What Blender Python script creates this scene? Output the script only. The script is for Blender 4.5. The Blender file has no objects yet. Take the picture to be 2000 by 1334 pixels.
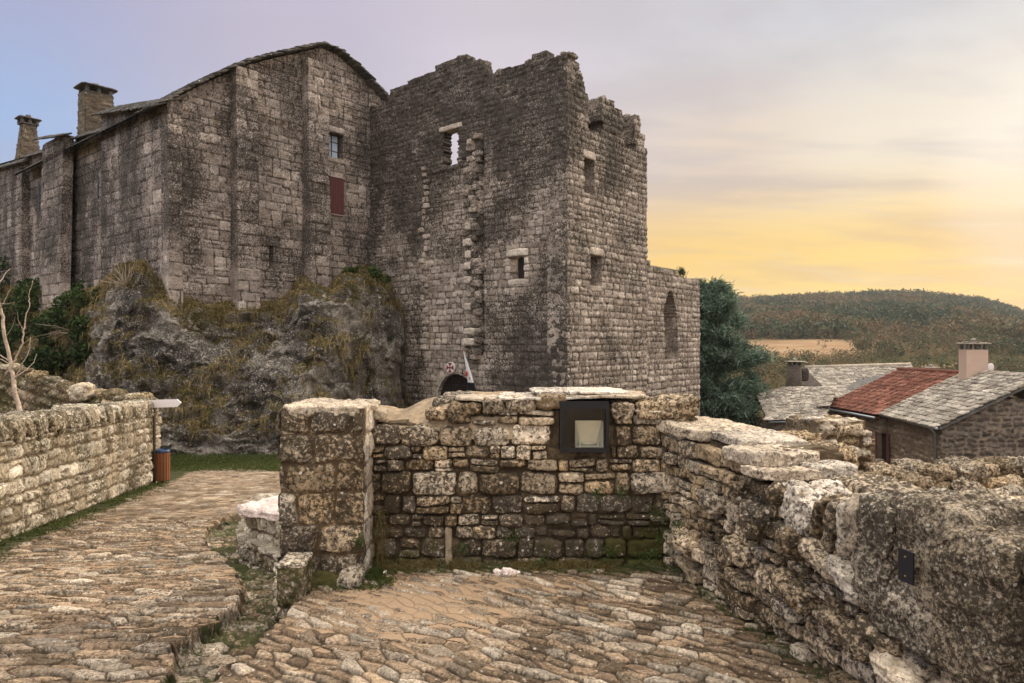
import bpy, math, random
import numpy as np
from math import radians as R
from mathutils import Vector, Matrix
S = bpy.context.scene
C = S.collection
rg = np.random.default_rng(7)
F0 = 1355.0; EYE = 1.6

# ------------------------------------------------------------------ noise
_p = np.random.default_rng(3).permutation(256).astype(np.int64); _p = np.concatenate([_p, _p, _p])
_g = np.random.default_rng(5).normal(size=(256, 3)); _g /= np.linalg.norm(_g, axis=1)[:, None]
_g = _g.astype(np.float32)
def perlin(x, y, z=0.0):
    x = np.asarray(x, dtype=np.float64); y = np.asarray(y, dtype=np.float64)
    x, y, z = np.broadcast_arrays(x, y, np.asarray(z, dtype=np.float64))
    xi = np.floor(x).astype(np.int64); yi = np.floor(y).astype(np.int64); zi = np.floor(z).astype(np.int64)
    fx, fy, fz = x - xi, y - yi, z - zi
    xi &= 255; yi &= 255; zi &= 255
    u = fx*fx*fx*(fx*(fx*6-15)+10); v = fy*fy*fy*(fy*(fy*6-15)+10); w = fz*fz*fz*(fz*(fz*6-15)+10)
    def c(i, j, k):
        g = _g[_p[_p[_p[(xi+i) & 255] + ((yi+j) & 255)] + ((zi+k) & 255)]]
        return g[..., 0]*(fx-i) + g[..., 1]*(fy-j) + g[..., 2]*(fz-k)
    a = c(0,0,0)*(1-u)+c(1,0,0)*u; b = c(0,1,0)*(1-u)+c(1,1,0)*u
    d = c(0,0,1)*(1-u)+c(1,0,1)*u; e = c(0,1,1)*(1-u)+c(1,1,1)*u
    return (a*(1-v)+b*v)*(1-w) + (d*(1-v)+e*v)*w
def fbm(x, y, z=0.0, o=4, g=0.5):
    s = 0; a = 1.0
    for k in range(o):
        s = s + a*perlin(np.asarray(x)*2**k+k*7.3, np.asarray(y)*2**k+k*3.1, np.asarray(z)*2**k+k*5.7); a *= g
    return s
def sst(a, b, x):
    t = np.clip((x-a)/(b-a), 0, 1); return t*t*(3-2*t)
def hsh(i, k=0.0):
    return np.mod(np.sin(np.asarray(i)*12.9898+k*78.233+.37)*43758.5453, 1.0)

# ------------------------------------------------------------------ picture measure -> metres
def at(px, py, d):
    return np.array([(px-1000)/F0*d, d, EYE+(667-py)/F0*d])
def hit(px, py, O, U):
    k = (px-1000)/F0
    t = (O[0]-k*O[1])/(k*U[1]-U[0])
    return t, EYE+(667-py)/F0*(O[1]+t*U[1])

# ------------------------------------------------------------------ mesh accumulation
class Acc:
    def __init__(s): s.v=[]; s.q=[]; s.t=[]; s.a=[]; s.w=[]; s.n=0
    def add(s, V, Q=None, T=None, A=None, W=None):
        V = np.asarray(V, dtype=np.float32).reshape(-1, 3); n = len(V)
        s.v.append(V)
        if Q is not None and len(Q): s.q.append(np.asarray(Q, dtype=np.int64)+s.n)
        if T is not None and len(T): s.t.append(np.asarray(T, dtype=np.int64)+s.n)
        if A is None: A = np.array([.5, .5, 1, .5])
        A = np.broadcast_to(np.asarray(A, dtype=np.float32), (n, 4))
        s.a.append(A)
        s.w.append(np.broadcast_to(np.asarray(0 if W is None else W, dtype=np.float32), (n,)))
        s.n += n
        return s
    def build(s, name, mat, parent=None, smooth=True, loc=None):
        V = np.concatenate(s.v)
        if loc is not None: V = V-np.asarray(loc, dtype=np.float32)
        me = bpy.data.meshes.new(name)
        Q = np.concatenate(s.q) if s.q else np.zeros((0,4), np.int64)
        T = np.concatenate(s.t) if s.t else np.zeros((0,3), np.int64)
        me.vertices.add(len(V)); me.vertices.foreach_set('co', V.ravel())
        L = np.concatenate([Q.ravel(), T.ravel()]).astype(np.int32)
        me.loops.add(len(L)); me.loops.foreach_set('vertex_index', L)
        nf = len(Q)+len(T)
        me.polygons.add(nf)
        st = np.concatenate([np.arange(len(Q))*4, len(Q)*4+np.arange(len(T))*3]).astype(np.int32)
        me.polygons.foreach_set('loop_start', st)
        me.polygons.foreach_set('use_smooth', np.full(nf, smooth))
        at_ = me.attributes.new('sd', 'FLOAT_COLOR', 'POINT')
        at_.data.foreach_set('color', np.concatenate(s.a).astype(np.float32).ravel())
        w_ = me.attributes.new('mo', 'FLOAT', 'POINT')
        w_.data.foreach_set('value', np.concatenate(s.w).astype(np.float32))
        me.update(); me.validate()
        me.materials.append(mat)
        o = bpy.data.objects.new(name, me); C.objects.link(o)
        if loc is not None: o.location = loc
        if parent is not None: o.parent = parent
        return o
def tag(o, label=None, cat=None, group=None, kind=None):
    if label: o['label'] = label
    if cat: o['category'] = cat
    if group: o['group'] = group
    if kind: o['kind'] = kind
    return o
def empty(name, label, cat, group=None):
    o = bpy.data.objects.new(name, None); C.objects.link(o); o.empty_display_size = .1
    return tag(o, label, cat, group)

# ------------------------------------------------------------------ shapes
def box(acc, c, ax, ay, az, A=None):       # centre and three half vectors
    c, ax, ay, az = map(lambda q: np.asarray(q, dtype=float), (c, ax, ay, az))
    V = [c+i*ax+j*ay+k*az for k in (-1,1) for j in (-1,1) for i in (-1,1)]
    # separate verts per face so shading stays crisp
    fs = [(0,2,3,1),(4,5,7,6),(0,1,5,4),(2,6,7,3),(0,4,6,2),(1,3,7,5)]
    VV = [V[i] for f in fs for i in f]
    acc.add(VV, Q=np.arange(24).reshape(6,4), A=A)
def abox(acc, x0, x1, y0, y1, z0, z1, A=None):
    box(acc, [(x0+x1)/2,(y0+y1)/2,(z0+z1)/2], [(x1-x0)/2,0,0], [0,(y1-y0)/2,0], [0,0,(z1-z0)/2], A)
def tube(acc, pts, rad, n=8, A=None, cap=True):
    pts = np.asarray(pts, dtype=float); rad = np.broadcast_to(np.asarray(rad, dtype=float), (len(pts),))
    V = []; Q = []; T = []
    prev = None
    for i, p in enumerate(pts):
        d = pts[min(i+1, len(pts)-1)]-pts[max(i-1, 0)]; d = d/(np.linalg.norm(d)+1e-9)
        a = prev if prev is not None else (np.array([1.,0,0]) if abs(d[0]) < .8 else np.array([0,1.,0]))
        a = a-d*np.dot(a, d); a /= np.linalg.norm(a)+1e-9; prev = a
        b = np.cross(d, a)
        for k in range(n):
            th = 2*math.pi*k/n
            V.append(p+rad[i]*(math.cos(th)*a+math.sin(th)*b))
    for i in range(len(pts)-1):
        for k in range(n):
            Q.append((i*n+k, i*n+(k+1)%n, (i+1)*n+(k+1)%n, (i+1)*n+k))
    if cap:
        m = len(V); V.append(pts[0]); V.append(pts[-1]); e = (len(pts)-1)*n
        for k in range(n):
            T.append((m, (k+1)%n, k)); T.append((m+1, e+k, e+(k+1)%n))
    acc.add(V, Q, T, A)
_rc = {}
def _cube(n):
    if n in _rc: return _rc[n]
    g = np.tan(np.linspace(-1, 1, n+1)*.72)/math.tan(.72)
    a, b = np.meshgrid(g, g); a = a.ravel(); b = b.ravel(); o = np.ones_like(a)
    V = np.concatenate([np.stack(t, 1) for t in ((a,b,o),(b,a,-o),(o,a,b),(-o,b,a),(b,o,a),(a,-o,b))])
    m = (n+1)**2; i = np.arange(n); I, J = np.meshgrid(i, i)
    q = (J*(n+1)+I).ravel(); q = np.stack([q, q+1, q+n+2, q+n+1], 1)
    Q = np.concatenate([q+k*m for k in range(6)])
    _rc[n] = (V, Q); return _rc[n]
def rock(acc, c, ax, ay, az, seed=0, n=8, k=5.0, rough=.12, sc=1.2, o=4, A=None, W=0, fine=0):
    P, Q = _cube(n)
    nr = (np.abs(P)**k).sum(1)**(1/k)
    D = P/nr[:, None]
    ax, ay, az = map(lambda q: np.asarray(q, dtype=float), (ax, ay, az))
    L = np.array([np.linalg.norm(ax), np.linalg.norm(ay), np.linalg.norm(az)]); m = L.mean()
    X = D*L/m*sc
    s = seed*3.17
    dx = fbm(X[:,0]+s, X[:,1], X[:,2]+s, o, .55); dy = fbm(X[:,0], X[:,1]+s+9, X[:,2], o, .55); dz = fbm(X[:,0]+4, X[:,1], X[:,2]+s+17, o, .55)
    mn = L.min()
    wgt = np.minimum(m, mn*2.2)
    off = np.stack([dx, dy, dz], 1)*rough*wgt
    V = np.asarray(c)+D[:,0:1]*ax+D[:,1:2]*ay+D[:,2:3]*az
    U = np.stack([ax/L[0], ay/L[1], az/L[2]])
    V = V+off@U
    if A is None:
        h = hsh(seed*1.7+np.array([1., 2.])); A = [h[0], h[1], 1, .5]
    acc.add(V, Q, A=A, W=W)
def rot(a, ax='z'):
    return np.array(Matrix.Rotation(a, 3, ax.upper()))

class Lay:          # courses of stones
    def __init__(s, W, H, ch, bl, seed, split=0.0):
        r = np.random.default_rng(seed)
        cb = [-.5*ch[0]]
        while cb[-1] < H+.6: cb.append(cb[-1]+r.uniform(*ch))
        s.cb = np.array(cb); s.nc = len(cb)-1
        ub = []
        for c in range(s.nc):
            x = -1-r.uniform(0, bl[1]); hh = cb[c+1]-cb[c]
            ub.append(c*1e4-500)
            while x < W+1: ub.append(c*1e4+x); x += r.uniform(*bl)*(.7+.6*(hh-ch[0])/(ch[1]-ch[0]+1e-6))
            ub.append(c*1e4+x)
        s.ub = np.array(ub); s.sp = np.where(r.random(len(ub)) < split, r.uniform(.32,.68,len(ub)), 0)
        s.seed = seed
    def look(s, u, v):
        c = np.clip(np.searchsorted(s.cb, v, 'right')-1, 0, s.nc-1)
        b = np.clip(np.searchsorted(s.ub, u+c*1e4, 'right')-1, 0, len(s.ub)-2)
        u0 = s.ub[b]-c*1e4; u1 = s.ub[b+1]-c*1e4
        v0 = s.cb[c]; v1 = s.cb[c+1]
        sp = s.sp[b]; vs = v0+sp*(v1-v0)
        up = (sp > 0) & (v > vs); lo = (sp > 0) & (v <= vs)
        v0 = np.where(up, vs, v0); v1 = np.where(lo, vs, v1)
        return b*2+up+s.seed*1000, u0, u1, v0, v1
def stones(lay, u, v, warp, ws, relief, edge, gap, bulge, rfrac=.5, rmax=.05, rough=.01, rs=8., seed=0, tilt=0., octv=5):
    wu = u+warp*fbm(u/ws, v/ws, seed+.5, 3); wv = v+warp*fbm(u/ws, v/ws, seed+31.5, 3)
    i, u0, u1, v0, v1 = lay.look(wu, wv)
    hx = (u1-u0)/2; hy = (v1-v0)/2; dx = wu-(u0+u1)/2; dy = wv-(v0+v1)/2
    # irregular quads: shear each stone a little
    k1 = hsh(i, 3)-.5; k2 = hsh(i, 4)-.5
    g = gap*(.5+hsh(i, 5))
    r = np.minimum(rfrac*np.minimum(hx, hy), rmax)
    ax_ = np.maximum(hx-g/2-np.abs(k1)*hx*.12*(1+np.sign(k1)*dy/np.maximum(hy,1e-3)), .003); ay_ = np.maximum(hy-g/2-np.abs(k2)*hy*.16*(1+np.sign(k2)*dx/np.maximum(hx,1e-3)), .003)
    qx = np.abs(dx)-(ax_-r); qy = np.abs(dy)-(ay_-r)
    sd = np.hypot(np.maximum(qx, 0), np.maximum(qy, 0))+np.minimum(np.maximum(qx, qy), 0)-r
    e = sst(0, edge, -sd); jt = sst(-.1*edge, .35*edge, -sd)
    R1 = hsh(i, 1); R2 = hsh(i, 2)
    nx = dx/np.maximum(hx, .01); ny = dy/np.maximum(hy, .01)
    h = e*(relief*(.45+1.1*R1)+bulge*np.clip(1-nx**2, 0, 1)*np.clip(1-ny**2, 0, 1)+relief*.8*((hsh(i,6)-.5)*nx+(hsh(i,7)-.5)*ny)-tilt*ny)
    n = fbm(u*rs, v*rs, seed+i*.13 % 50, octv, .55)
    h = h+rough*n*(.55+.45*e)*1.6+(1-e)*rough*.8*fbm(u*rs*2, v*rs*2, seed+77, 3)
    return h, i, R1, R2, jt, (u0+u1)/2, (v0+v1)/2
def cells(u, v, su, sv, jit, warp, ws, seed, edge, gap, relief, rough, rs, tilt=0., k_=.75):
    wu = u+warp*fbm(u/ws, v/ws, seed+.5, 3); wv = v+warp*.6*fbm(u/ws, v/ws, seed+31.5, 3)
    gy_ = wv/sv; r0 = np.floor(gy_); d1 = np.full(u.shape, 1e9); d2 = d1.copy(); X1 = d1*0; Y1 = d1*0; X2 = d1*0; Y2 = d1*0; I1 = d1*0
    ay = k_*su/sv                     # metric: squeeze so that cells come out as long slabs
    for dr in (-1, 0, 1):
        rw_ = r0+dr; off = hsh(rw_*1.0, seed+5.); wd = su*(.75+.6*hsh(rw_, seed+8.)); gx_ = wu/wd+off; c0 = np.floor(gx_)
        for dc in (-1, 0, 1):
            cc_ = c0+dc; idn = cc_*7.13+rw_*131.7
            cx_ = (cc_+.5+(hsh(idn, seed+1.)-.5)*jit-off)*wd; cy_ = (rw_+.5+(hsh(idn, seed+2.)-.5)*jit*.85)*sv
            dd = (wu-cx_)**2+((wv-cy_)*ay)**2
            m1 = dd < d1; m2 = (~m1) & (dd < d2)
            d2 = np.where(m1, d1, np.where(m2, dd, d2)); X2 = np.where(m1, X1, np.where(m2, cx_, X2)); Y2 = np.where(m1, Y1, np.where(m2, cy_, Y2))
            d1 = np.where(m1, dd, d1); X1 = np.where(m1, cx_, X1); Y1 = np.where(m1, cy_, Y1); I1 = np.where(m1, idn, I1)
    D = np.hypot(X2-X1, (Y2-Y1)*ay)+1e-6
    b = (d2-d1)/(2*D)                 # distance to the border in the metric
    nx_, ny_ = (X2-X1)/D, (Y2-Y1)*ay/D
    b = b/np.sqrt(nx_**2+(ny_*ay)**2)
    R1 = hsh(I1, 11.); R2 = hsh(I1, 12.)
    e = sst(0, edge, b); jt = sst(-.001, gap+.005, b)
    lx, ly = (wu-X1)/su, (wv-Y1)/sv
    h = e*(relief*(.5+R1)+relief*.9*((hsh(I1,6.)-.5)*lx+(hsh(I1,7.)-.5)*ly)*2-tilt*ly)+rough*fbm(u*rs, v*rs, seed+I1*.13 % 50, 5, .55)*(.4+.6*e)*1.5
    return h, I1, R1, R2, jt, X1, Y1
def blocks(acc, F, U, N, W, H, lay, keep, dep=.2, gap=.012, n=14, k=6., rough=.2, sc=1.3, seed=0, out=.03, alpha=None, moss=None, clip=None, tiltmax=.05):
    q = random.Random(seed); U = np.asarray(U, float); N = np.asarray(N, float)
    for c in range(lay.nc):
        v0, v1 = lay.cb[c], lay.cb[c+1]
        if v0 > H: break
        bs = np.nonzero((lay.ub > c*1e4-1.5) & (lay.ub < c*1e4+W+1))[0]
        for b in bs[:-1]:
            u0, u1 = lay.ub[b]-c*1e4, lay.ub[b+1]-c*1e4; sp = lay.sp[b]
            if u1 < 0 or u0 > W: continue
            u0 = max(u0, -.04); u1 = min(u1, W+.04)
            parts = [(v0, v1)] if sp <= 0 else [(v0, v0+sp*(v1-v0)), (v0+sp*(v1-v0), v1)]
            for (a0, a1) in parts:
                r = (u0, u1, a0+q.uniform(-.006,.006), a1+q.uniform(-.006,.006))
                if clip: r = clip(*r)
                if r is None: continue
                x0, x1, y0, y1 = r; w_, h_ = x1-x0-gap*q.uniform(.4,1.6), y1-y0-gap*q.uniform(.4,1.6)
                if w_ < .03 or h_ < .02: continue
                cu, cv = (x0+x1)/2, (y0+y1)/2
                if not keep(cu, cv): continue
                o = out*q.uniform(-.4, 1.1); cpos = F(np.array(cu), np.array(cv), np.array(o-dep/2))
                t = q.uniform(-tiltmax, tiltmax); Uz = U*math.cos(t)+np.array([0,0,math.sin(t)]); Zz = np.array([0,0,math.cos(t)])-U*math.sin(t)
                t2 = q.uniform(-.12, .12); Un = Uz*math.cos(t2)+N*math.sin(t2); Nn = N*math.cos(t2)-Uz*math.sin(t2)
                t3 = q.uniform(-.10, .10); Zn = Zz*math.cos(t3)+Nn*math.sin(t3); Nn = Nn*math.cos(t3)-Zz*math.sin(t3)
                A = [q.random(), q.random(), 1, alpha(cu, cv) if alpha else .5]
                rock(acc, cpos, Un*w_*.515, Nn*dep/2, Zn*h_*.52, q.random()*90, n, k*q.uniform(.6, 1.3), rough, sc, 5, A, float(moss(cu, cv)) if moss else 0)
def grid_faces(nu, nv, keep=None):
    I, J = np.meshgrid(np.arange(nu-1), np.arange(nv-1))
    q = (J*nu+I); q = np.stack([q, q+1, q+nu+1, q+nu], -1)
    return q[keep] if keep is not None else q.reshape(-1, 4)
def mason(acc, F, W, H, res, lay, keep=None, thick=.4, segs=4, seed=0, alpha=None, moss=None, back=False, hoff=None, ragged=.02, **kw):
    nu = int(round(W/res))+1; nv = int(round(H/res))+1
    us = np.linspace(0, W, nu); vs = np.linspace(0, H, nv)
    u, v = np.meshgrid(us, vs)
    h, i, R1, R2, jt, bu, bv = stones(lay, u, v, seed=seed, **kw)
    if hoff is not None: h = h+hoff(u, v)
    al = alpha(u, v) if alpha else .5+0*u
    mo = moss(u, v) if moss else 0*u
    P = F(u, v, h)
    A = np.stack([R1, R2, jt, np.broadcast_to(al, u.shape)], -1)
    if keep is not None:
        ii = (slice(None, -1), slice(None, -1))
        cu = u[ii]+res/2; cv = v[ii]+res/2
        K = keep(cu, cv, bu[ii], bv[ii], i[ii])
    else: K = np.ones((nv-1, nu-1), bool)
    acc.add(P.reshape(-1, 3), grid_faces(nu, nv, K), A=A.reshape(-1, 4), W=np.broadcast_to(mo, u.shape).ravel())
    if thick <= 0: return
    Kp = np.zeros((nv+1, nu+1), bool); Kp[1:-1, 1:-1] = K
    E = []
    dj, di = np.nonzero(Kp[1:-1, 1:] != Kp[1:-1, :-1])          # vertical edges at vertex column di, rows dj..dj+1
    s_ = Kp[1:-1, 1:][dj, di]
    a = dj*nu+di; b = (dj+1)*nu+di
    E.append(np.stack([np.where(s_, b, a), np.where(s_, a, b)], 1))
    dj, di = np.nonzero(Kp[1:, 1:-1] != Kp[:-1, 1:-1])
    s_ = Kp[1:, 1:-1][dj, di]
    a = dj*nu+di; b = dj*nu+di+1
    E.append(np.stack([np.where(s_, a, b), np.where(s_, b, a)], 1))
    E = np.concatenate(E)
    uq, inv = np.unique(E, return_inverse=True); inv = inv.reshape(E.shape); m = len(uq)
    uu, vv, hh = u.ravel()[uq], v.ravel()[uq], h.ravel()[uq]
    V = [P.reshape(-1, 3)[uq]]; AA = [A.reshape(-1, 4)[uq]]
    iid = i.ravel()[uq]
    for k in range(1, segs+1):
        f = k/segs; w = hh*(1-f)-thick*f
        nx = fbm(uu*5, vv*5, seed+f*thick*6+3, 3)*ragged*math.sin(math.pi*min(f*1.0, .9)+.2); ny = fbm(uu*5+9, vv*5+9, seed+f*thick*6, 3)*ragged
        V.append(F(uu+nx, vv+ny, w)); q = AA[0].copy(); q[:, 0] = hsh(iid+13*(k//2)); q[:, 2] = np.maximum(q[:,2], .85); AA.append(q)
    Q = []
    for k in range(segs):
        Q.append(np.stack([inv[:,0]+k*m, inv[:,1]+k*m, inv[:,1]+(k+1)*m, inv[:,0]+(k+1)*m], 1))
    mo_ = np.broadcast_to(mo, u.shape).ravel()[uq]
    acc.add(np.concatenate(V), np.concatenate(Q), A=np.concatenate(AA), W=np.tile(mo_, segs+1))
    if back:
        Pb = F(u, v, -thick+0*u)
        acc.add(Pb.reshape(-1, 3), grid_faces(nu, nv, K)[:, ::-1], A=A.reshape(-1, 4))
def planeF(O, U, N):
    O, U, N = np.asarray(O, float), np.asarray(U, float), np.asarray(N, float)
    def F(u, v, h):
        u = np.asarray(u)[..., None]; v = np.asarray(v)[..., None]; h = np.asarray(h)[..., None]
        return O+u*U+v*np.array([0,0,1.])+h*N
    return F

# ------------------------------------------------------------------ materials
def lin(r, g, b):
    f = lambda c: (c/255/12.92 if c/255 <= .04045 else ((c/255+.055)/1.055)**2.4)
    return (f(r), f(g), f(b), 1)
class NT:
    def __init__(s, name, world=False):
        if world: s.m = None; s.t = bpy.context.scene.world.node_tree
        else: s.m = bpy.data.materials.new(name); s.m.use_nodes = True; s.t = s.m.node_tree
        s.t.nodes.clear()
    def n(s, typ, ins=None, **kw):
        q = s.t.nodes.new(typ)
        for k, v in kw.items(): setattr(q, k, v)
        for k, v in (ins or {}).items():
            if hasattr(v, 'is_output'): s.t.links.new(v, q.inputs[k])
            else: q.inputs[k].default_value = v
        return q
    def math(s, op, a, b=0.0, c=None, clamp=False):
        ins = {0: a, 1: b}
        if c is not None: ins[2] = c
        q = s.n('ShaderNodeMath', ins, operation=op); q.use_clamp = clamp
        return q.outputs[0]
    def mix(s, f, a, b, bt='MIX'):
        q = s.n('ShaderNodeMix', {0: f}, data_type='RGBA', blend_type=bt); q.clamp_factor = False
        for k, v in ((6, a), (7, b)):
            if hasattr(v, 'is_output'): s.t.links.new(v, q.inputs[k])
            else: q.inputs[k].default_value = tuple(v)+((1,) if len(v) == 3 else ())
        return q.outputs[2]
    def ramp(s, f, pts, interp='LINEAR'):
        q = s.n('ShaderNodeValToRGB', {0: f}); cr = q.color_ramp; cr.interpolation = interp
        while len(cr.elements) < len(pts): cr.elements.new(.5)
        for e, (p, c) in zip(cr.elements, pts):
            e.position = p; e.color = tuple(c)+((1,) if len(c) == 3 else ()) if hasattr(c, '__len__') else (c, c, c, 1)
        return q.outputs[0]
    def noise(s, vec, sc, det=5, rough=.6, dist=0., out=0):
        return s.n('ShaderNodeTexNoise', {'Vector': vec, 'Scale': sc, 'Detail': det, 'Roughness': rough, 'Distortion': dist}).outputs[out]
    def thr(s, v, a, b): # smooth threshold
        q = s.n('ShaderNodeMapRange', {0: v, 1: a, 2: b, 3: 0., 4: 1.}, interpolation_type='SMOOTHSTEP'); return q.outputs[0]
    def out(s, bsdf):
        s.n('ShaderNodeOutputMaterial', {0: bsdf}); return s.m

def stone_mat(name, cols, mortar=(.16,.12,.08), sc=1., dark=.5, darkc=(.035,.03,.026), white=.4, whitec=(.62,.57,.5), yellow=.3,
              mossc=(.05,.055,.015), sandc=None, per=1., fine=.8, bump=.5, bdist=.01, var=.5, rough=.92, spots=.5, contrast=.12):
    T = NT(name)
    co = T.n('ShaderNodeTexCoord').outputs['Object']
    at_ = T.n('ShaderNodeAttribute', attribute_name='sd')
    mo = T.n('ShaderNodeAttribute', attribute_name='mo').outputs['Fac']
    sp = T.n('ShaderNodeSeparateColor', {0: at_.outputs['Color']})
    r1, r2, jt, al = sp.outputs[0], sp.outputs[1], sp.outputs[2], at_.outputs['Alpha']
    # every stone reads the texture at its own offset
    off = T.n('ShaderNodeCombineXYZ', {0: T.math('MULTIPLY', r1, 7.*per), 1: T.math('MULTIPLY', r2, 9.*per), 2: T.math('MULTIPLY', r1, per)}).outputs[0]
    cs = T.n('ShaderNodeVectorMath', {0: co, 1: off}, operation='ADD').outputs[0]
    c = T.ramp(r1, [(0, cols[0]), (.5, cols[1]), (1, cols[2])])
    n1 = T.noise(co, 1.7*sc, 4, .6)
    n2 = T.noise(cs, 34*sc, 8, .75)
    n2b = T.noise(cs, 9*sc, 6, .65)
    k = T.math('MULTIPLY_ADD', T.math('SUBTRACT', r2, .5), var, 1.)
    k = T.math('MULTIPLY', k, T.math('MULTIPLY_ADD', T.math('SUBTRACT', n1, .5), 1.2, 1.))
    k = T.math('MULTIPLY', k, T.math('MULTIPLY_ADD', T.math('SUBTRACT', n2, .5), fine*4, 1.))
    k = T.math('MULTIPLY', k, T.math('MULTIPLY_ADD', T.math('SUBTRACT', n2b, .5), 1.6, 1.))
    k = T.math('MAXIMUM', k, .12)
    c = T.mix(1., c, T.n('ShaderNodeCombineColor', {0: k, 1: k, 2: k}).outputs[0], 'MULTIPLY')
    # black lichen
    dn = T.noise(cs, 22*sc, 10, .8, .1)
    dn2 = T.noise(co, 1.1*sc, 3, .5)
    dd = T.math('ADD', dn, T.math('MULTIPLY_ADD', al, .30, -.15))
    dd = T.math('ADD', dd, T.math('MULTIPLY_ADD', dn2, .25, -.125))
    dm = T.thr(dd, .62-.18*dark, .62-.18*dark+contrast*.55)
    c = T.mix(T.math('MULTIPLY', dm, .88), c, darkc)
    # pale lichen
    wn = T.noise(cs, 26*sc, 7, .7, .1)
    wl = T.noise(co, 2.6*sc, 3, .5)
    wn = T.math('ADD', wn, T.math('MULTIPLY_ADD', wl, .3, -.15))
    wm = T.thr(wn, .70-.16*white, .76-.16*white)
    c = T.mix(T.math('MULTIPLY', wm, .8), c, whitec)
    vo = T.n('ShaderNodeTexVoronoi', {'Vector': co, 'Scale': 17*sc, 'Randomness': 1.})
    rr = T.n('ShaderNodeSeparateColor', {0: vo.outputs['Color']})
    rad = T.math('MULTIPLY', T.math('MAXIMUM', T.math('SUBTRACT', rr.outputs[0], 1-spots*.5), 0.), 1.3)
    sd = T.math('SUBTRACT', rad, T.math('MULTIPLY_ADD', n2, .25, T.math('SUBTRACT', vo.outputs['Distance'], .12)))
    sm = T.thr(sd, 0., .05)
    c = T.mix(T.math('MULTIPLY', sm, .85), c, whitec)
    yn = T.noise(co, 5.5*sc, 7, .7)
    ym = T.thr(T.math('ADD', yn, T.math('MULTIPLY_ADD', T.noise(co, .6*sc, 2, .5), .5, -.25)), .76-.16*yellow, .82-.16*yellow)
    c = T.mix(T.math('MULTIPLY', ym, .7), c, (.36,.2,.035))
    # mortar
    mc = T.mix(T.noise(co, 40*sc, 5, .7), tuple(.6*x for x in mortar), tuple(1.35*x for x in mortar))
    jn = T.thr(T.noise(co, 7*sc, 4, .6), .36, .56)
    c = T.mix(T.math('MULTIPLY', T.math('SUBTRACT', 1., jt), T.math('MULTIPLY_ADD', jn, .75, .25)), c, mc)
    if sandc:
        sn = T.math('ADD', T.math('MULTIPLY', mo, -1.), T.math('MULTIPLY_ADD', T.noise(co, 30, 5, .7), .5, -.25))
        sc_ = T.mix(T.noise(co, 90, 5, .75), tuple(.62*x for x in sandc), tuple(1.4*x for x in sandc))
        c = T.mix(T.thr(sn, .3, .7), c, sc_)
    # moss
    mn = T.math('ADD', T.noise(co, 11*sc, 7, .7), T.math('MULTIPLY_ADD', mo, 1., -.75))
    mm = T.thr(mn, .1, .26)
    mcol = T.mix(T.noise(co, 50*sc, 4, .7), tuple(.4*x for x in mossc), tuple(1.7*x for x in mossc))
    c = T.mix(T.math('MULTIPLY', mm, .9), c, mcol)
    hb = T.math('ADD', T.math('MULTIPLY', n2, .9), T.math('MULTIPLY', n2b, 1.))
    hb = T.math('ADD', hb, T.math('MULTIPLY', dn, .8))
    b = T.n('ShaderNodeBump', {'Strength': bump, 'Distance': bdist, 'Height': hb}).outputs[0]
    return T.out(T.n('ShaderNodeBsdfPrincipled', {'Base Color': c, 'Roughness': rough, 'Normal': b, 'Specular IOR Level': .25}).outputs[0])
def plain(name, col, rough=.6, metal=0., sc=20, var=.25, bump=.15, spec=.4):
    T = NT(name); co = T.n('ShaderNodeTexCoord').outputs['Object']
    n = T.noise(co, sc, 6, .65)
    c = T.mix(n, tuple(x*(1-var) for x in col), tuple(x*(1+var) for x in col))
    b = T.n('ShaderNodeBump', {'Strength': bump, 'Distance': .005, 'Height': n}).outputs[0]
    return T.out(T.n('ShaderNodeBsdfPrincipled', {'Base Color': c, 'Roughness': rough, 'Metallic': metal, 'Normal': b, 'Specular IOR Level': spec}).outputs[0])
def leaf_mat(name, c0, c1, c2, rough=.7, trans=.25, nsc=.8):
    T = NT(name); at_ = T.n('ShaderNodeAttribute', attribute_name='sd')
    sp = T.n('ShaderNodeSeparateColor', {0: at_.outputs['Color']})
    co = T.n('ShaderNodeTexCoord').outputs['Object']
    v = T.math('ADD', T.math('MULTIPLY', sp.outputs[0], .7), T.math('MULTIPLY', T.noise(co, nsc, 3, .6), .3))
    c = T.ramp(v, [(.1, c0), (.5, c1), (.9, c2)])
    p = T.n('ShaderNodeBsdfPrincipled', {'Base Color': c, 'Roughness': rough, 'Specular IOR Level': .2}).outputs[0]
    t = T.n('ShaderNodeBsdfTranslucent', {'Color': c}).outputs[0]
    return T.out(T.n('ShaderNodeMixShader', {0: trans, 1: p, 2: t}).outputs[0])

M = {}
M['tower'] = stone_mat('tower_stone', [(.29,.235,.195),(.39,.325,.28),(.52,.445,.39)], mortar=(.04,.028,.02), per=0., var=.34, sc=.75, dark=.86, whitec=(.62,.56,.52), white=.6, yellow=.14, bdist=.04, spots=.25, contrast=.1, bump=.7, fine=1.)
M['hall'] = stone_mat('hall_stone', [(.29,.235,.205),(.39,.325,.285),(.52,.44,.395)], mortar=(.035,.026,.02), per=0., var=.32, sc=.75, dark=.92, whitec=(.62,.56,.52), white=.6, yellow=.5, bdist=.04, spots=.3, contrast=.1, bump=.7, fine=1.)
M['rock'] = stone_mat('cliff_rock', [(.25,.215,.18),(.36,.32,.28),(.48,.435,.39)], sc=.7, dark=.72, white=.6, yellow=.15, mossc=(.075,.055,.02), bdist=.06, bump=.95, spots=.8, contrast=.1, fine=1.)
M['para'] = stone_mat('parapet_stone', var=.85, cols=[(.38,.27,.155),(.49,.38,.26),(.60,.51,.40)], mortar=(.105,.068,.036), sc=1.5, dark=.85, darkc=(.025,.018,.012), white=.5, yellow=.25, mossc=(.055,.05,.012), spots=.5, bump=.7)
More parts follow.
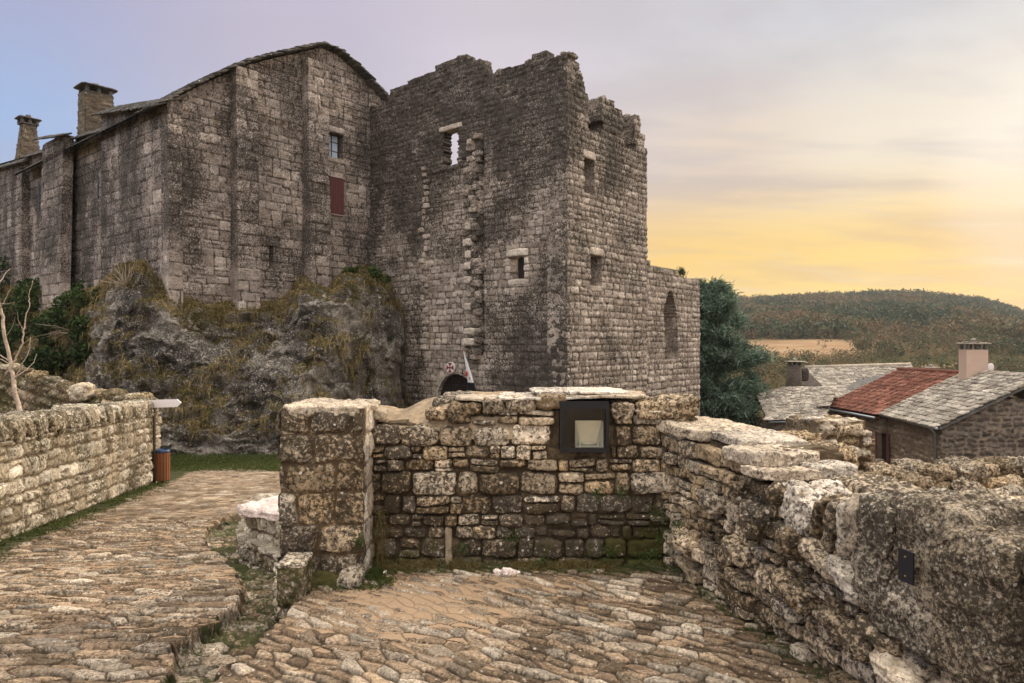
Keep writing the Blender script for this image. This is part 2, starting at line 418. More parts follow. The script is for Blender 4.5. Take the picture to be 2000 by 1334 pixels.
M['left'] = stone_mat('garden_wall_stone', [(.28,.23,.165),(.42,.365,.285),(.60,.545,.46)], mortar=(.09,.065,.035), sc=1.2, dark=.8, darkc=(.05,.04,.02), white=.55, whitec=(.68,.62,.5), yellow=.25, spots=.6, bump=.7)
M['block'] = stone_mat('large_block_stone', [(.27,.21,.145),(.35,.285,.21),(.44,.38,.30)], sc=2.3, dark=.98, darkc=(.03,.023,.015), white=.5, yellow=.35, spots=.5, bump=.9, fine=1.1)
M['mort'] = stone_mat('earth_mortar', [(.07,.048,.028),(.10,.07,.04),(.14,.10,.062)], mortar=(.05,.034,.02), sc=2., dark=.4, white=.1, yellow=0, spots=.1, mossc=(.05,.05,.012))
M['cap'] = stone_mat('capping_stone', [(.42,.34,.25),(.53,.45,.36),(.64,.57,.49)], sc=1.6, dark=.6, white=.5, whitec=(.6,.54,.46), yellow=.35, spots=.4, bump=.7)
M['core'] = stone_mat('lime_mortar_core', [(.29,.21,.135),(.35,.265,.175),(.42,.34,.24)], mortar=(.3,.2,.12), sc=2., dark=.05, white=.3, yellow=.0, spots=.2, bump=.6, fine=.5)
M['pave'] = stone_mat('paving_stone', [(.185,.125,.08),(.325,.235,.155),(.46,.39,.31)], mortar=(.035,.024,.014), sandc=(.46,.32,.205), sc=2.0, dark=.72, darkc=(.06,.042,.027), white=.6, whitec=(.62,.54,.46), yellow=.12, mossc=(.035,.045,.01), spots=.6, bump=1., fine=1.1, var=.9)
M['lauze'] = stone_mat('roof_slab_stone', [(.21,.18,.15),(.30,.265,.225),(.43,.385,.33)], mortar=(.05,.045,.04), sc=.9, dark=.5, white=.45, yellow=.4, spots=.6, var=.5)
M['slate'] = stone_mat('dark_roof_slab_stone', [(.09,.085,.08),(.14,.13,.125),(.2,.185,.17)], sc=.6, dark=.5, white=.3, yellow=.2)
M['render_wall'] = stone_mat('rendered_wall', [(.17,.12,.085),(.21,.155,.115),(.26,.2,.155)], mortar=(.2,.145,.105), sc=.9, dark=.6, white=.3, yellow=0, spots=.2)
M['village'] = stone_mat('village_wall_stone', [(.06,.048,.04),(.10,.08,.068),(.16,.135,.115)], mortar=(.27,.21,.165), sc=.7, dark=.4, white=.3, yellow=0, spots=.1)
M['tile'] = stone_mat('red_clay_tile', [(.11,.042,.028),(.18,.07,.048),(.26,.12,.085)], mortar=(.05,.02,.012), sc=1., dark=.5, darkc=(.09,.05,.04), white=.15, whitec=(.5,.38,.3), yellow=0, spots=.15, var=.7)
M['stucco'] = plain('chimney_render', (.55,.4,.32), .9, 0, 3, .12, .4)
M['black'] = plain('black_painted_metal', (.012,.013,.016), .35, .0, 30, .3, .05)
M['plate'] = plain('dark_grey_plate', (.02,.02,.026), .45, .2, 40, .2, .05)
M['zinc'] = plain('zinc_gutter', (.35,.38,.42), .4, .8, 10, .2, .1)
M['shutter'] = plain('faded_red_paint', (.125,.045,.045), .65, 0, 12, .4, .4)
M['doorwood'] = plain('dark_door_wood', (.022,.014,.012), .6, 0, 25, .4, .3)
M['wood'] = plain('brown_slat_wood', (.2,.075,.03), .5, 0, 25, .35, .3)
M['bluelid'] = plain('dark_blue_metal', (.03,.06,.13), .35, .3, 20, .2, .05)
M['frame'] = plain('brown_window_frame', (.05,.025,.02), .5)
M['white'] = plain('white_paint', (.8,.74,.74), .6, 0, 30, .06, .1)
M['redp'] = plain('red_paint', (.24,.03,.025), .6, 0, 30, .2, .1)
M['clothw'] = plain('white_cloth', (.8,.79,.82), .8, 0, 8, .04, .1)
M['clothb'] = plain('black_cloth', (.012,.011,.02), .9, 0, 8, .3, .1)
M['clothr'] = plain('red_cloth', (.55,.02,.02), .8, 0, 8, .1, .1)
M['sky_blue'] = plain('light_blue_card', (.2,.5,.75), .5, 0, 8, .05, .0)
M['ink'] = plain('dark_blue_ink', (.02,.06,.2), .5, 0, 8, .1, .0)
M['brass'] = plain('brass_screw', (.4,.28,.1), .35, .8, 30, .2, .1)
M['polew'] = plain('orange_brown_pole', (.3,.12,.04), .5, 0, 20, .2, .1)
M['bark'] = stone_mat('pale_bark', [(.36,.27,.2),(.48,.38,.3),(.56,.46,.38)], sc=3., dark=.15, white=.3, yellow=0, spots=.1, mossc=(.05,.06,.02))
M['trunk'] = plain('dark_bark', (.07,.05,.035), .9, 0, 8, .4, .6)
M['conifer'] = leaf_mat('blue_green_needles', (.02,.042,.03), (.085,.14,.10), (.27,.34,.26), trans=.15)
M['pine'] = leaf_mat('dark_needles', (.01,.018,.012), (.02,.035,.022), (.04,.06,.04), trans=.1)
M['ivy'] = leaf_mat('ivy_leaves', (.01,.022,.006), (.035,.062,.016), (.10,.14,.045), trans=.2)
M['dry'] = leaf_mat('dry_grass_blades', (.07,.055,.018), (.20,.15,.06), (.42,.32,.16), trans=.25)
M['grass'] = leaf_mat('green_grass_blades', (.03,.045,.01), (.075,.095,.022), (.16,.165,.05), trans=.3)
M['moss'] = leaf_mat('moss_cushion', (.02,.03,.005), (.06,.07,.012), (.12,.12,.03), trans=.2)
M['wood_far'] = leaf_mat('far_wood_foliage', (.014,.04,.034), (.085,.095,.038), (.19,.115,.07), trans=.15, nsc=.01)
# glass; window pane has reflected sky and curtain painted in as pale blue
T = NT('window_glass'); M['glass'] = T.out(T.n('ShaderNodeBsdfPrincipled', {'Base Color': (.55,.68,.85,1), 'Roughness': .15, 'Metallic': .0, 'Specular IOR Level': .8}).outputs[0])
T = NT('lamp_glass'); M['lampglass'] = T.out(T.n('ShaderNodeMixShader', {0: .1, 1: T.n('ShaderNodeBsdfTransparent').outputs[0], 2: T.n('ShaderNodeBsdfGlossy', {'Roughness': .15}).outputs[0]}).outputs[0])
M['reflector'] = plain('yellowed_reflector', (.62,.56,.40), .4, .1, 6, .25, .3)
M['reflside'] = plain('dull_reflector_side', (.42,.42,.36), .35, .4, 6, .2, .3)

# ------------------------------------------------------------------ sky
SUN_AZ, SUN_EL = R(52), R(24)
W_ = bpy.data.worlds.new('World'); S.world = W_; W_.use_nodes = True
T = NT('', world=True)
g = T.n('ShaderNodeTexCoord').outputs['Generated']
sx = T.n('ShaderNodeSeparateXYZ', {0: g}); X, Y, Z = sx.outputs
az = T.math('ARCTAN2', X, Y); el = T.math('ARCSINE', Z)
azn = T.math('MULTIPLY_ADD', az, .5/R(60), .5, clamp=True)     # -60..60 deg -> 0..1
def azr(pts): return T.ramp(azn, [((a+60)/120, lin(*c)) for a, c in pts], 'EASE')
low = azr([(-60,(150,185,232)),(-36,(168,188,228)),(-12,(205,190,205)),(8,(254,206,108)),(26,(255,212,112)),(37,(253,204,116)),(60,(235,180,105))])
mid = azr([(-60,(140,180,235)),(-36,(166,190,230)),(-20,(200,198,220)),(0,(220,208,212)),(17,(236,214,190)),(28,(243,228,204)),(37,(247,234,214)),(60,(245,225,195))])
high = azr([(-60,(150,165,212)),(-36,(176,178,210)),(-16,(204,194,212)),(0,(222,211,219)),(15,(219,215,217)),(26,(214,213,215)),(37,(216,215,214)),(60,(200,200,205))])
ta = T.n('ShaderNodeMapRange', {0: el, 1: R(6.5), 2: R(14.5), 3: 0., 4: 1.}, interpolation_type='SMOOTHSTEP').outputs[0]
tb = T.n('ShaderNodeMapRange', {0: el, 1: R(14), 2: R(24), 3: 0., 4: 1.}, interpolation_type='SMOOTHSTEP').outputs[0]
c = T.mix(tb, T.mix(ta, low, mid), high)
# cloud streaks, projected on a flat cloud layer
den = T.math('ADD', T.math('MAXIMUM', Z, 0.), .12)
px_ = T.math('DIVIDE', X, den); py_ = T.math('DIVIDE', Y, den)
cv = T.n('ShaderNodeCombineXYZ', {0: T.math('MULTIPLY', px_, .55), 1: T.math('MULTIPLY', py_, 1.1), 2: 0.}).outputs[0]
cn = T.noise(cv, .9, 6, .5, .6)
cn2 = T.noise(cv, 2.6, 6, .55, .4)
right = T.n('ShaderNodeMapRange', {0: az, 1: R(-10), 2: R(22), 3: .3, 4: 1.}, interpolation_type='SMOOTHSTEP').outputs[0]
dk = T.math('MULTIPLY', T.thr(T.math('ADD', T.math('MULTIPLY', cn, .75), T.math('MULTIPLY', cn2, .3)), .44, .60), right)
c = T.mix(T.math('MULTIPLY', dk, .62), c, T.mix(ta, lin(226,184,124), lin(184,174,180)))
br = T.math('MULTIPLY', T.thr(cn2, .5, .75), right)
c = T.mix(T.math('MULTIPLY', br, .22), c, lin(250,236,214))
# glow round the hidden sun
sd_ = (math.sin(R(38))*math.cos(R(10)), math.cos(R(38))*math.cos(R(10)), math.sin(R(10)))
dt = T.n('ShaderNodeVectorMath', {0: g, 1: sd_}, operation='DOT_PRODUCT').outputs['Value']
gl = T.n('ShaderNodeMapRange', {0: dt, 1: .990, 2: 1., 3: 0., 4: .3}, interpolation_type='SMOOTHERSTEP').outputs[0]
gl = T.math('MULTIPLY', gl, T.math('MULTIPLY_ADD', cn2, 1.2, .3))
c = T.mix(T.math('MINIMUM', gl, .95), c, (1.05, .98, .86, 1))
ns = T.n('ShaderNodeTexSky', sky_type='NISHITA'); ns.sun_disc = False; ns.sun_elevation = SUN_EL; ns.sun_rotation = SUN_AZ
nsc = T.n('ShaderNodeVectorMath', {0: ns.outputs[0], 1: (.1,.1,.1)}, operation='MULTIPLY').outputs[0]
c = T.mix(.12, c, nsc)
# sky brightened overhead and behind the viewer, added as unseen frontal fill light
bk = T.math('MAXIMUM', T.n('ShaderNodeMapRange', {0: Y, 1: .25, 2: -.5, 3: 0., 4: .55}, interpolation_type='SMOOTHSTEP').outputs[0], T.n('ShaderNodeMapRange', {0: Z, 1: .5, 2: .8, 3: 0., 4: 1.8}, interpolation_type='SMOOTHSTEP').outputs[0])
c = T.mix(bk, c, (1.62, 1.52, 1.42, 1))
T.n('ShaderNodeOutputWorld', {0: T.n('ShaderNodeBackground', {0: c, 1: 1.0}).outputs[0]})
su = bpy.data.lights.new('sun', 'SUN'); su.energy = 2.6; su.angle = R(7); su.color = (1., .82, .6)
so = bpy.data.objects.new('sun', su); C.objects.link(so)
dv = Vector((math.sin(SUN_AZ)*math.cos(SUN_EL), math.cos(SUN_AZ)*math.cos(SUN_EL), math.sin(SUN_EL)))
so.rotation_euler = dv.to_track_quat('Z', 'Y').to_euler()
cam = bpy.data.cameras.new('camera'); cam.lens = 36*F0/2000; cam.sensor_width = 36; cam.clip_end = 5000; cam.clip_start = .05
cob = bpy.data.objects.new('camera', cam); C.objects.link(cob); cob.location = (0, 0, EYE); cob.rotation_euler = (R(90), 0, 0)
S.camera = cob
S.view_settings.view_transform = 'Standard'; S.view_settings.look = 'None'; S.view_settings.exposure = .06; S.view_settings.gamma = 1
S.cycles.max_bounces = 4; S.cycles.diffuse_bounces = 3; S.cycles.glossy_bounces = 2; S.cycles.transparent_max_bounces = 6
S.cycles.use_denoising = True
try: S.cycles.denoiser = 'OPENIMAGEDENOISE'
except Exception: pass
# ================================================================== GROUND
def zpath(y):
    return np.where(y > 3.25, np.maximum(-.11*(y-3.25), -2.25), 0.)
EY = np.array([0., 2.6, 3.25,3.71,4.22,4.56,5.20,6.03,6.76,7.69,8.91,10.5,12.5]); EX = np.array([-1.5,-1.5,-1.58,-1.80,-1.80,-1.80,-2.0,-2.46,-2.97,-3.38,-3.6,-3.4,-3.2])
PY = np.array([0.,3.25,3.66,4.23,4.7,5.3]); PX = np.array([-1.42,-1.44,-1.38,-1.36,-1.28,-1.25])
layP = Lay(14, 30, (.06,.14), (.14,.42), 11, .2)
layF = Lay(16, 16, (.07,.135), (.13,.34), 12, .1)
layC = Lay(14, 30, (.1,.2), (.1,.25), 13, .2)
def gheight(x, y, detail=1.0):
    ex = np.interp(y, EY, EX)+.05*fbm(x*0+3, y*7, 0, 2); px_ = np.interp(y, PY, PX)+.03*fbm(x*0+9, y*6, 0, 2)
    zp = zpath(y)+.03*fbm(x*.5, y*.5, 2, 2)
    # path
    yy = y+.06*(x+3)**2*.35*np.where(x > -3, 1, .3)+.10*fbm(x*.6, y*.6, 4, 2)
    yy = yy+.09*fbm(x*1.6, y*1.6, 44, 3)
    h1, i1, a1, b1, j1, _, _ = cells(x+12+.0*y, yy, .17, .085, .75, .08, .35, 3, .014, .005, .015, .007, 9, tilt=.011, k_=.92)
    # platform
    c, s_ = math.cos(R(33)), math.sin(R(33))
    u = (x+5)*c-(y-6)*s_; v = (x+5)*s_+(y+1)*c+.08*fbm(x*1.3, y*1.3, 48, 3)
    h2, i2, a2, b2, j2, _, _ = cells(u+3, v+.05*fbm(x, y, 8, 2), .155, .075, .75, .07, .3, 5, .013, .005, .015, .007, 9, tilt=.014, k_=.92)
    h3, i3, a3, b3, j3, _, _ = stones(layC, x+12, y, .06, .2, .010, .02, .012, .006, .4, .04, .008, 10, 7)
    # the edge of the path steps stone by stone
    exs = ex+(b1-.5)*.05
    wpath = sst(0, .035, exs-x)
    wpl = sst(0, .03, x-px_-(b2-.5)*.07)*(1-sst(5.2, 5.5, y))
    fall = sst(2.6, 3.6, y)
    zc = zp-.085*fall-.02
    n1 = fbm(x*1.3, y*1.3, 11, 3)
    sandp = -.001+.015*n1
    sandf = -.006+.015*fbm(x*1.1, y*1.1, 21, 3)+.024*np.exp(-(((x+.55)/.55)**2+((y-4.15)/.5)**2))+.012*np.exp(-(((x+.1)/1.)**2+((y-4.7)/.3)**2))+.004*fbm(x*5, y*5, 23, 3)
    sandp = sandp+.008*np.exp(-(((x+2.6)/.5)**2+((y-5.4)/.5)**2))-.008*sst(4, 3.4, y)
    g = .0012*fbm(x*60, y*60, 1, 3)
    f1 = np.maximum(h1, sandp+g); v1 = j1; s1 = sst(.006, -.004, h1-sandp)
    f2 = np.maximum(h2, sandf+g); v2 = j2; s2 = sst(.006, -.004, h2-sandf)
    zz = zc+h3*1.3; A0, A1, J = a3, b3, j3*.8
    zz = zz*(1-wpath)+(zp+f1)*wpath; A0 = np.where(wpath > .5, a1, A0); A1 = np.where(wpath > .5, b1, A1); J = np.where(wpath > .5, v1, J)
    zpl = .0+f2+.01*fbm(x*.8, y*.8, 3, 2)
    zz = zz*(1-wpl)+zpl*wpl; A0 = np.where(wpl > .5, a2, A0); A1 = np.where(wpl > .5, b2, A1); J = np.where(wpl > .5, v2, J)
    edge = ((wpath < .97) & (wpl < .97))
    mo = np.where(edge, .43+.4*fbm(x*2, y*2, 5, 3), 0)
    mo = np.maximum(mo, .62*sst(.5, 0, 4.95-y)*(x > -1)*(y < 5.1))
    wx = -5.09-.2747*(y-6.9)
    mo = np.maximum(mo, .72*sst(.65, .0, x-wx-.25*fbm(x*0, y*1.1, 4, 2)))
    mo = np.maximum(mo, (1-J)*.40*(.6+1.2*fbm(x*1.5, y*1.5, 6, 2)))
    SA = np.where(wpath > .5, s1, 0)*(1-(wpl > .5))+np.where(wpl > .5, s2, 0)
    mo = np.maximum(mo, sst(15.5, 18.5, y+1.2*fbm(x*.4, y*.4, 0, 3))*1.0)
    wr = 1.11+.2405*(4.95-y)
    mo = np.maximum(mo, .45*sst(.35, .0, wr-x)*(y < 5))
    mo = np.where((SA > .15) & (mo < .3), -SA, mo)
    return zz, np.stack([A0, A1, J, np.where(wpl > .5, .35, .45)+0*x], -1), mo
def patch(acc, x0, x1, y0, y1, r):
    nx = int((x1-x0)/r)+1; ny = int((y1-y0)/r)+1
    x, y = np.meshgrid(np.linspace(x0, x1, nx), np.linspace(y0, y1, ny))
    z, A, mo = gheight(x, y)
    acc.add(np.stack([x, y, z], -1).reshape(-1, 3), grid_faces(nx, ny), A=A.reshape(-1, 4), W=mo.ravel())
a = Acc(); patch(a, -4.6, 2.3, 2.9, 5.1, .0075); patch(a, -4.6, 2.3, 5.1, 5.6, .0125)
patch(a, -6.2, -1., 5.6, 8.6, .013)
patch(a, -8.5, -.5, 8.6, 24., .05)
patch(a, -6, 4.5, .2, 2.9, .03)
patch(a, -6.4, -4.6, 2.9, 5.6, .03)
tag(a.build('path', M['pave']), kind='structure')

def terr(x, y):
    z = zpath(y)-.14
    r = sst(1.5, 4., x)*sst(7.5, 9.5, y)
    z = z*(1-r)+r*(-1.2-2.6*sst(8., 24, y)-1.6*sst(6, 16, x)*sst(8, 24, y))
    rr = sst(1.3, 2.2, x)*(1-sst(7.8, 9.3, y))*sst(.0, 2., y); z = z*(1-rr)+rr*(-.15)
    back = sst(45, 110, np.abs(y)+np.abs(x)*.2); z = z*(1-back)+back*-7.5
    d = np.array([0,60,130,200,300,500,700,800,900,1300,4000]); pz = np.array([-7.8,-7.8,-6.4,-3.6,3,22,44,54,48,10,-10])
    az_ = np.clip(x/np.maximum(y, 1)*800, -600, 900)
    rx = np.interp(az_, [-600, 0,150,230,283,350,470,540,590,660,900], [.3,.4,.62,.8,.90,.97,1.,.86,.60,.4,.2])
    h = np.interp(y, d, pz); h = np.where(h > -3.6, -3.6+(h+3.6)*rx, h)+(.004*np.clip(y, 0, 900))*fbm(x/90, y/90, 3, 4)
    f = sst(100, 140, y)
    return z*(1-f)+h*f
gx = np.sinh(np.linspace(-5.9, 5.9, 300))*5.5; gy = np.concatenate([-np.sinh(np.linspace(5.5, .2, 30))*5, np.sinh(np.linspace(.05, 5.75, 320))*6.5])
x, y = np.meshgrid(gx, gy)
z = terr(x, y)
fieldm = np.exp(-np.maximum(0, np.abs((y-250)/45))**4)*sst(.53, .50, x/np.maximum(y, 1)+.04*fbm(x/30, y/30, 1, 3)-.0006*(y-205))
fieldm = np.maximum(fieldm, sst(8, 3, np.abs(y-178+.02*x+5*fbm(x/25, y/60, 4, 2)))*.85)
a = Acc(); a.add(np.stack([x, y, z], -1).reshape(-1, 3), grid_faces(len(gx), len(gy)), A=np.stack([fieldm, x*0, x*0, x*0], -1).reshape(-1, 4))
T = NT('ground_far'); co = T.n('ShaderNodeTexCoord').outputs['Object']
fm = T.n('ShaderNodeSeparateColor', {0: T.n('ShaderNodeAttribute', attribute_name='sd').outputs['Color']}).outputs[0]
n_ = T.noise(co, .02, 8, .7); n2_ = T.noise(co, .35, 6, .7)
c = T.ramp(n_, [(.3, (.055,.06,.025)), (.5, (.12,.095,.05)), (.7, (.17,.10,.06))])
c = T.mix(T.math('MULTIPLY', n2_, .8), c, (.05,.045,.022))
fc = T.ramp(T.noise(co, .06, 7, .7), [(.3, (.24,.15,.085)), (.7, (.38,.27,.17))])
c = T.mix(fm, c, fc)
M['ground'] = T.out(T.n('ShaderNodeBsdfPrincipled', {'Base Color': c, 'Roughness': 1., 'Specular IOR Level': .0}).outputs[0])
tag(a.build('ground', M['ground']), kind='structure')

# ================================================================== NEAR WALLS
FN = dict(warp=.05, ws=.22, relief=.024, edge=.02, gap=.006, bulge=.014, rfrac=.55, rmax=.04, rough=.018, rs=9)
# centre parapet
cw = empty('parapet_wall', 'rubble parapet wall of rounded lichened stones with the floodlight set in its top', 'stone wall')
a = Acc()
OX, OY = -1.10, 4.97
def ctop(u):
    x = u+OX
    return np.interp(x, [-1.1,-.55,-.50,-.1,.3,.68,.85,1.0,1.4], [1.0,1.02,1.09,1.12,1.155,1.155,1.16,1.16,1.17])+.06
lay = Lay(2.6, 1.4, (.075,.175), (.08,.27), 23, .25)
lamp = (.335, .69, .815, 1.185)
def keep(cu, cv, bu, bv, i):
    x = cu+OX; zz = cv-.06
    k = (bv < ctop(np.clip(bu, 0, 2.4))-.03) & (cv < ctop(cu)+.04)
    return k & ~((x > lamp[0]) & (x < lamp[1]) & (zz > lamp[2])) & ~((x > -.478+.006*np.sin(zz*40)) & (x < -.432+.006*np.sin(zz*33)) & (zz < .27))
mcen = lambda u, v: .34*sst(.40, 0, v)+.35*sst(1.6, 2.1, u)*sst(.7, .2, v)+.3*fbm(np.asarray(u)*2, np.asarray(v)*2, 9, 2)+.10
acen = lambda u, v: float(.5+.35*fbm(np.array(u*2.), np.array(v*2.), 3, 2)+.2*(v < .5))
mason(a, planeF([OX, OY+.035, -.06], [1,0,0], [0,-1,0]), 2.4, 1.3, .012, lay, keep, thick=.72, segs=12, seed=2, ragged=.03, moss=mcen, warp=.045, ws=.22, relief=.006, edge=.02, gap=.006, bulge=0, rfrac=.5, rmax=.04, rough=.016, rs=9)
a.build('mortar_body', M['mort'], cw)
a = Acc()
def clipc(x0, x1, y0, y1):
    lx0, lx1, lz = lamp[0]-OX-.012, lamp[1]-OX+.012, lamp[2]+.06-.02
    if x1 > lx0 and x0 < lx1 and y1 > lz:
        if (x0+x1)/2 < lx0: x1 = lx0
        elif (x0+x1)/2 > lx1: x0 = lx1
        elif (y0+y1)/2 < lz: y1 = lz
        else: return None
    s0, s1 = -.478-OX-.004, -.432-OX+.004
    if x1 > s0 and x0 < s1 and y0 < .33:
        if (x0+x1)/2 < (s0+s1)/2: x1 = s0
        else: x0 = s1
    return x0, x1, y0, y1
blocks(a, planeF([OX, OY, -.06], [1,0,0], [0,-1,0]), [1,0,0], [0,-1,0], 2.32, 1.3, lay, lambda u, v: v < ctop(np.clip(u, 0, 2.4))-.03, dep=.16, gap=.014, n=18, k=6, rough=.16, sc=1.5, seed=5, out=.028, alpha=acen, moss=mcen, clip=clipc, tiltmax=.09)
a.build('rubble_face', M['para'], cw)
a = Acc()     # crumbled lime core showing on the broken top
nu, nw = 130, 80
u, w = np.meshgrid(np.linspace(-.02, 1.12, nu), np.linspace(0, .95, nw))
zz = 1.0+.045*sst(0, .9, w)+.05*sst(.42, .62, u)+.055*sst(.0, .25, w)*sst(-.1, .5, u)-.05*np.exp(-((u-.22)/.13)**2)*sst(0,.5,w)+.05*fbm(u*3.5, w*3.5, 2, 5)+.035*np.exp(-((w-.6)/.2)**2)*sst(.05,.3,u)
zz = np.where(w < .02, .9, zz)
a.add(np.stack([u+OX, w+OY-.0, zz], -1).reshape(-1, 3), grid_faces(nu, nw), A=[.5,.4,1,.2])
a.build('mortar_core', M['core'], cw)
def capst(acc, x, y, z, lx, ly, lz, rz=0, ry=0, rx=0, seed=0, n=14, k=5, rough=.22, sc=1.3, W=0, A=None):
    m = rot(rz, 'z')@rot(ry, 'y')@rot(rx, 'x')
    rock(acc, [x, y, z], m@[lx/2,0,0], m@[0,ly/2,0], m@[0,0,lz/2], seed, n, k, rough, sc, 5, A, W)
a = Acc()
rr = random.Random(4)
x = -.62
while x < .24:
    L = rr.uniform(.14, .24); capst(a, x+L/2, OY+.09+rr.uniform(0,.03), ctop(x-OX+.1)-.045, L, rr.uniform(.2,.3), rr.uniform(.08,.12), rr.uniform(-.1,.1), rr.uniform(-.06,.06), seed=x*9+3, W=.1, n=20); x += L+.005
x = .72
while x < 1.02:
    L = rr.uniform(.13, .2); capst(a, x+L/2, OY+.1, 1.1, L, .25, .13, rr.uniform(-.1,.1), 0, seed=x*9, n=20); x += L
for x in (-.45,-.15,.1,.4,.7,.95):
    for q in (.4,.66): capst(a, x+rr.uniform(-.05,.05), OY+q, 1.105+rr.uniform(0,.03), rr.uniform(.2,.34), .27, .12, rr.uniform(-.4,.4), 0, seed=x*5+q, n=16)
capst(a, 1.18, OY+.12, 1.125, .33, .3, .15, .1, -.1, seed=31, n=24, rough=.3)
capst(a, 1.19, OY+.16, .99, .3, .3, .13, .1, -.05, seed=33, n=22, rough=.3)
a.build('top_stone', M['para'], cw)
a = Acc()
for (x0, x1, z0, th, y0, y1, sd) in ((-.10,.60,1.192,.022,-.03,.5,1), (.26,.98,1.200,.026,.0,.6,2), (.14,.86,1.226,.024,.05,.55,3), (-.42,.12,1.178,.024,.02,.4,4)):
    capst(a, (x0+x1)/2, OY+(y0+y1)/2, z0, x1-x0, y1-y0, th, .03*(sd-2), .012*(sd-2), seed=sd+40, n=26, k=7, rough=.45, sc=2.2)
a.build('cover_slab', M['cap'], cw)

# pillar
pl = empty('wall_pillar', 'square stone pillar at the left end of the parapet, with white and orange lichen', 'stone pillar')
a = Acc()
lay = Lay(1, 1.6, (.13,.24), (.2,.42), 26, .12)
FP = dict(warp=.035, ws=.25, relief=.02, edge=.018, gap=.007, bulge=.008, rfrac=.3, rmax=.03, rough=.016, rs=9)
FFp = planeF([-1.55, 4.66, -.25], [1,0,0], [0,-1,0])
mason(a, FFp, .555, 1.4, .0072, lay, None, thick=.08, segs=3, seed=4, alpha=lambda u, v: .62+.3*fbm(u*4, v*4, 5, 2), moss=lambda u, v: .75*sst(.42, .12, v)+.2*fbm(u*3, v*3, 1, 2)+.1, **FP)
a.build('front_stones', M['para'], pl)
a = Acc()
lay = Lay(1, 1.6, (.13,.24), (.2,.42), 26, .12)
mason(a, planeF([-1.55+.547, 4.64, -.25], [0,1,0], [1,0,0]), .6, 1.4, .01, lay, None, thick=0, seed=5, alpha=lambda u, v: .15+0*u, **dict(FP, relief=.008, rough=.01, bulge=.003))  # right side paler than the front: its lit look is put into the colour
mason(a, planeF([-1.55, 5.255, -.25], [0,-1,0], [-1,0,0]), .6, 1.4, .012, lay, None, thick=0, seed=6, **FP)
mason(a, planeF([-1.0, 5.25, -.25], [-1,0,0], [0,1,0]), .55, 1.4, .014, lay, None, thick=0, seed=7, **FP)
a.build('side_stones', M['cap'], pl)
a = Acc(); capst(a, -1.275, 4.94, 1.135, .565, .6, .06, 0, .01, seed=9, n=40, k=9, rough=.5, sc=2.2)
capst(a, -.99, 5.15, 1.07, .12, .4, .08, .2, .3, seed=10, n=16)
a.build('capstone', M['cap'], pl)
tag(pl.children[-1])
ps = Acc(); capst(ps, -1.39, 4.46, .06, .17, .26, .27, .05, 0, seed=12, n=22, k=8, rough=.2, W=.45); capst(ps, -1.39, 4.46, .195, .172, .26, .03, .05, 0, seed=14, n=20, k=8, rough=.2)
ps.build('plinth_block', M['para'], pl)
ps = Acc(); capst(ps, -1.05, 4.56, .0, .15, .22, .22, 0, 0, seed=15, n=20, k=5, rough=.35); ps.build('plinth_block', M['para'], pl)
ps = Acc(); capst(ps, -1.52, 4.66, -.12, .12, .2, .3, 0, 0, seed=26, n=14, k=5, rough=.3, W=.3); ps.build('plinth_block', M['para'], pl)
ps = Acc(); capst(ps, -1.2, 4.6, -.02, .3, .2, .16, 0, 0, seed=16, n=16, k=5, rough=.35, W=.8); ps.build('plinth_block', M['para'], pl)

# right parapet running towards the camera
rw = empty('side_parapet_wall', 'rough rubble parapet wall in the near right, topped by tilted upright stones and loose slabs', 'stone wall')
RA = np.array([1.11, 4.97, -.08]); RU = np.array([.2338,-.972,0]); RU /= np.linalg.norm(RU); RN = np.array([RU[1], -RU[0], 0])
FR = planeF(RA, RU, RN)
lay = Lay(5.2, 1.4, (.055,.12), (.09,.25), 31, .12)
_rt = np.array([hit(px, py, RA, RU) for px, py in ((1306,852),(1400,872),(1480,925),(1520,985),(1600,1050),(1700,1092),(1765,1085),(1800,1200),(2000,1250),(2300,1500))])
def rtop(u): return np.interp(u, _rt[:,0], _rt[:,1])+.08
a = Acc()
mrt = lambda u, v: .4*sst(.5, 0, v)*sst(1.6, 0, u)+.33*fbm(np.asarray(u)*1.5, np.asarray(v)*2., 2, 2)+.08
mason(a, planeF(RA-RN*.06, RU, RN), 4.6, 1.22, .014, lay, lambda cu, cv, bu, bv, i: bv < rtop(cu), thick=.56, segs=10, seed=8, ragged=.05, moss=mrt, warp=.045, ws=.3, relief=.01, edge=.02, gap=.012, bulge=0, rfrac=.4, rmax=.025, rough=.02, rs=7)
a.build('mortar_body', M['mort'], rw)
a = Acc()
blocks(a, FR, RU, RN, 4.6, 1.22, lay, lambda u, v: v < rtop(u), dep=.22, gap=.014, n=14, k=10, rough=.13, sc=1.2, seed=9, out=.045, alpha=lambda u, v: float(.5+.3*fbm(np.array(u*2.), np.array(v*2.), 13, 2)), moss=mrt, tiltmax=.16)
a.build('rubble_face', M['para'], rw)
def rp(u, w, z): return RA+RU*u-RN*w+np.array([0,0,z+.08])
ang = math.atan2(RU[1], RU[0])
def rcap(acc, u, w, z, lu, lw, lz, tu=0., tw=0., seed=0, n=22, k=5, rough=.3, sc=1.4, W=0, A=None, yaw=0):
    m = rot(ang+yaw)@rot(tu, 'y')@rot(tw, 'x')
    rock(acc, rp(u, w, z), m@[lu/2,0,0], m@[0,lw/2,0], m@[0,0,lz/2], seed, n, k, rough, sc, 6, A, W)
def rpx(px, py, w):
    return hit(px, py, RA-RN*w, RU)
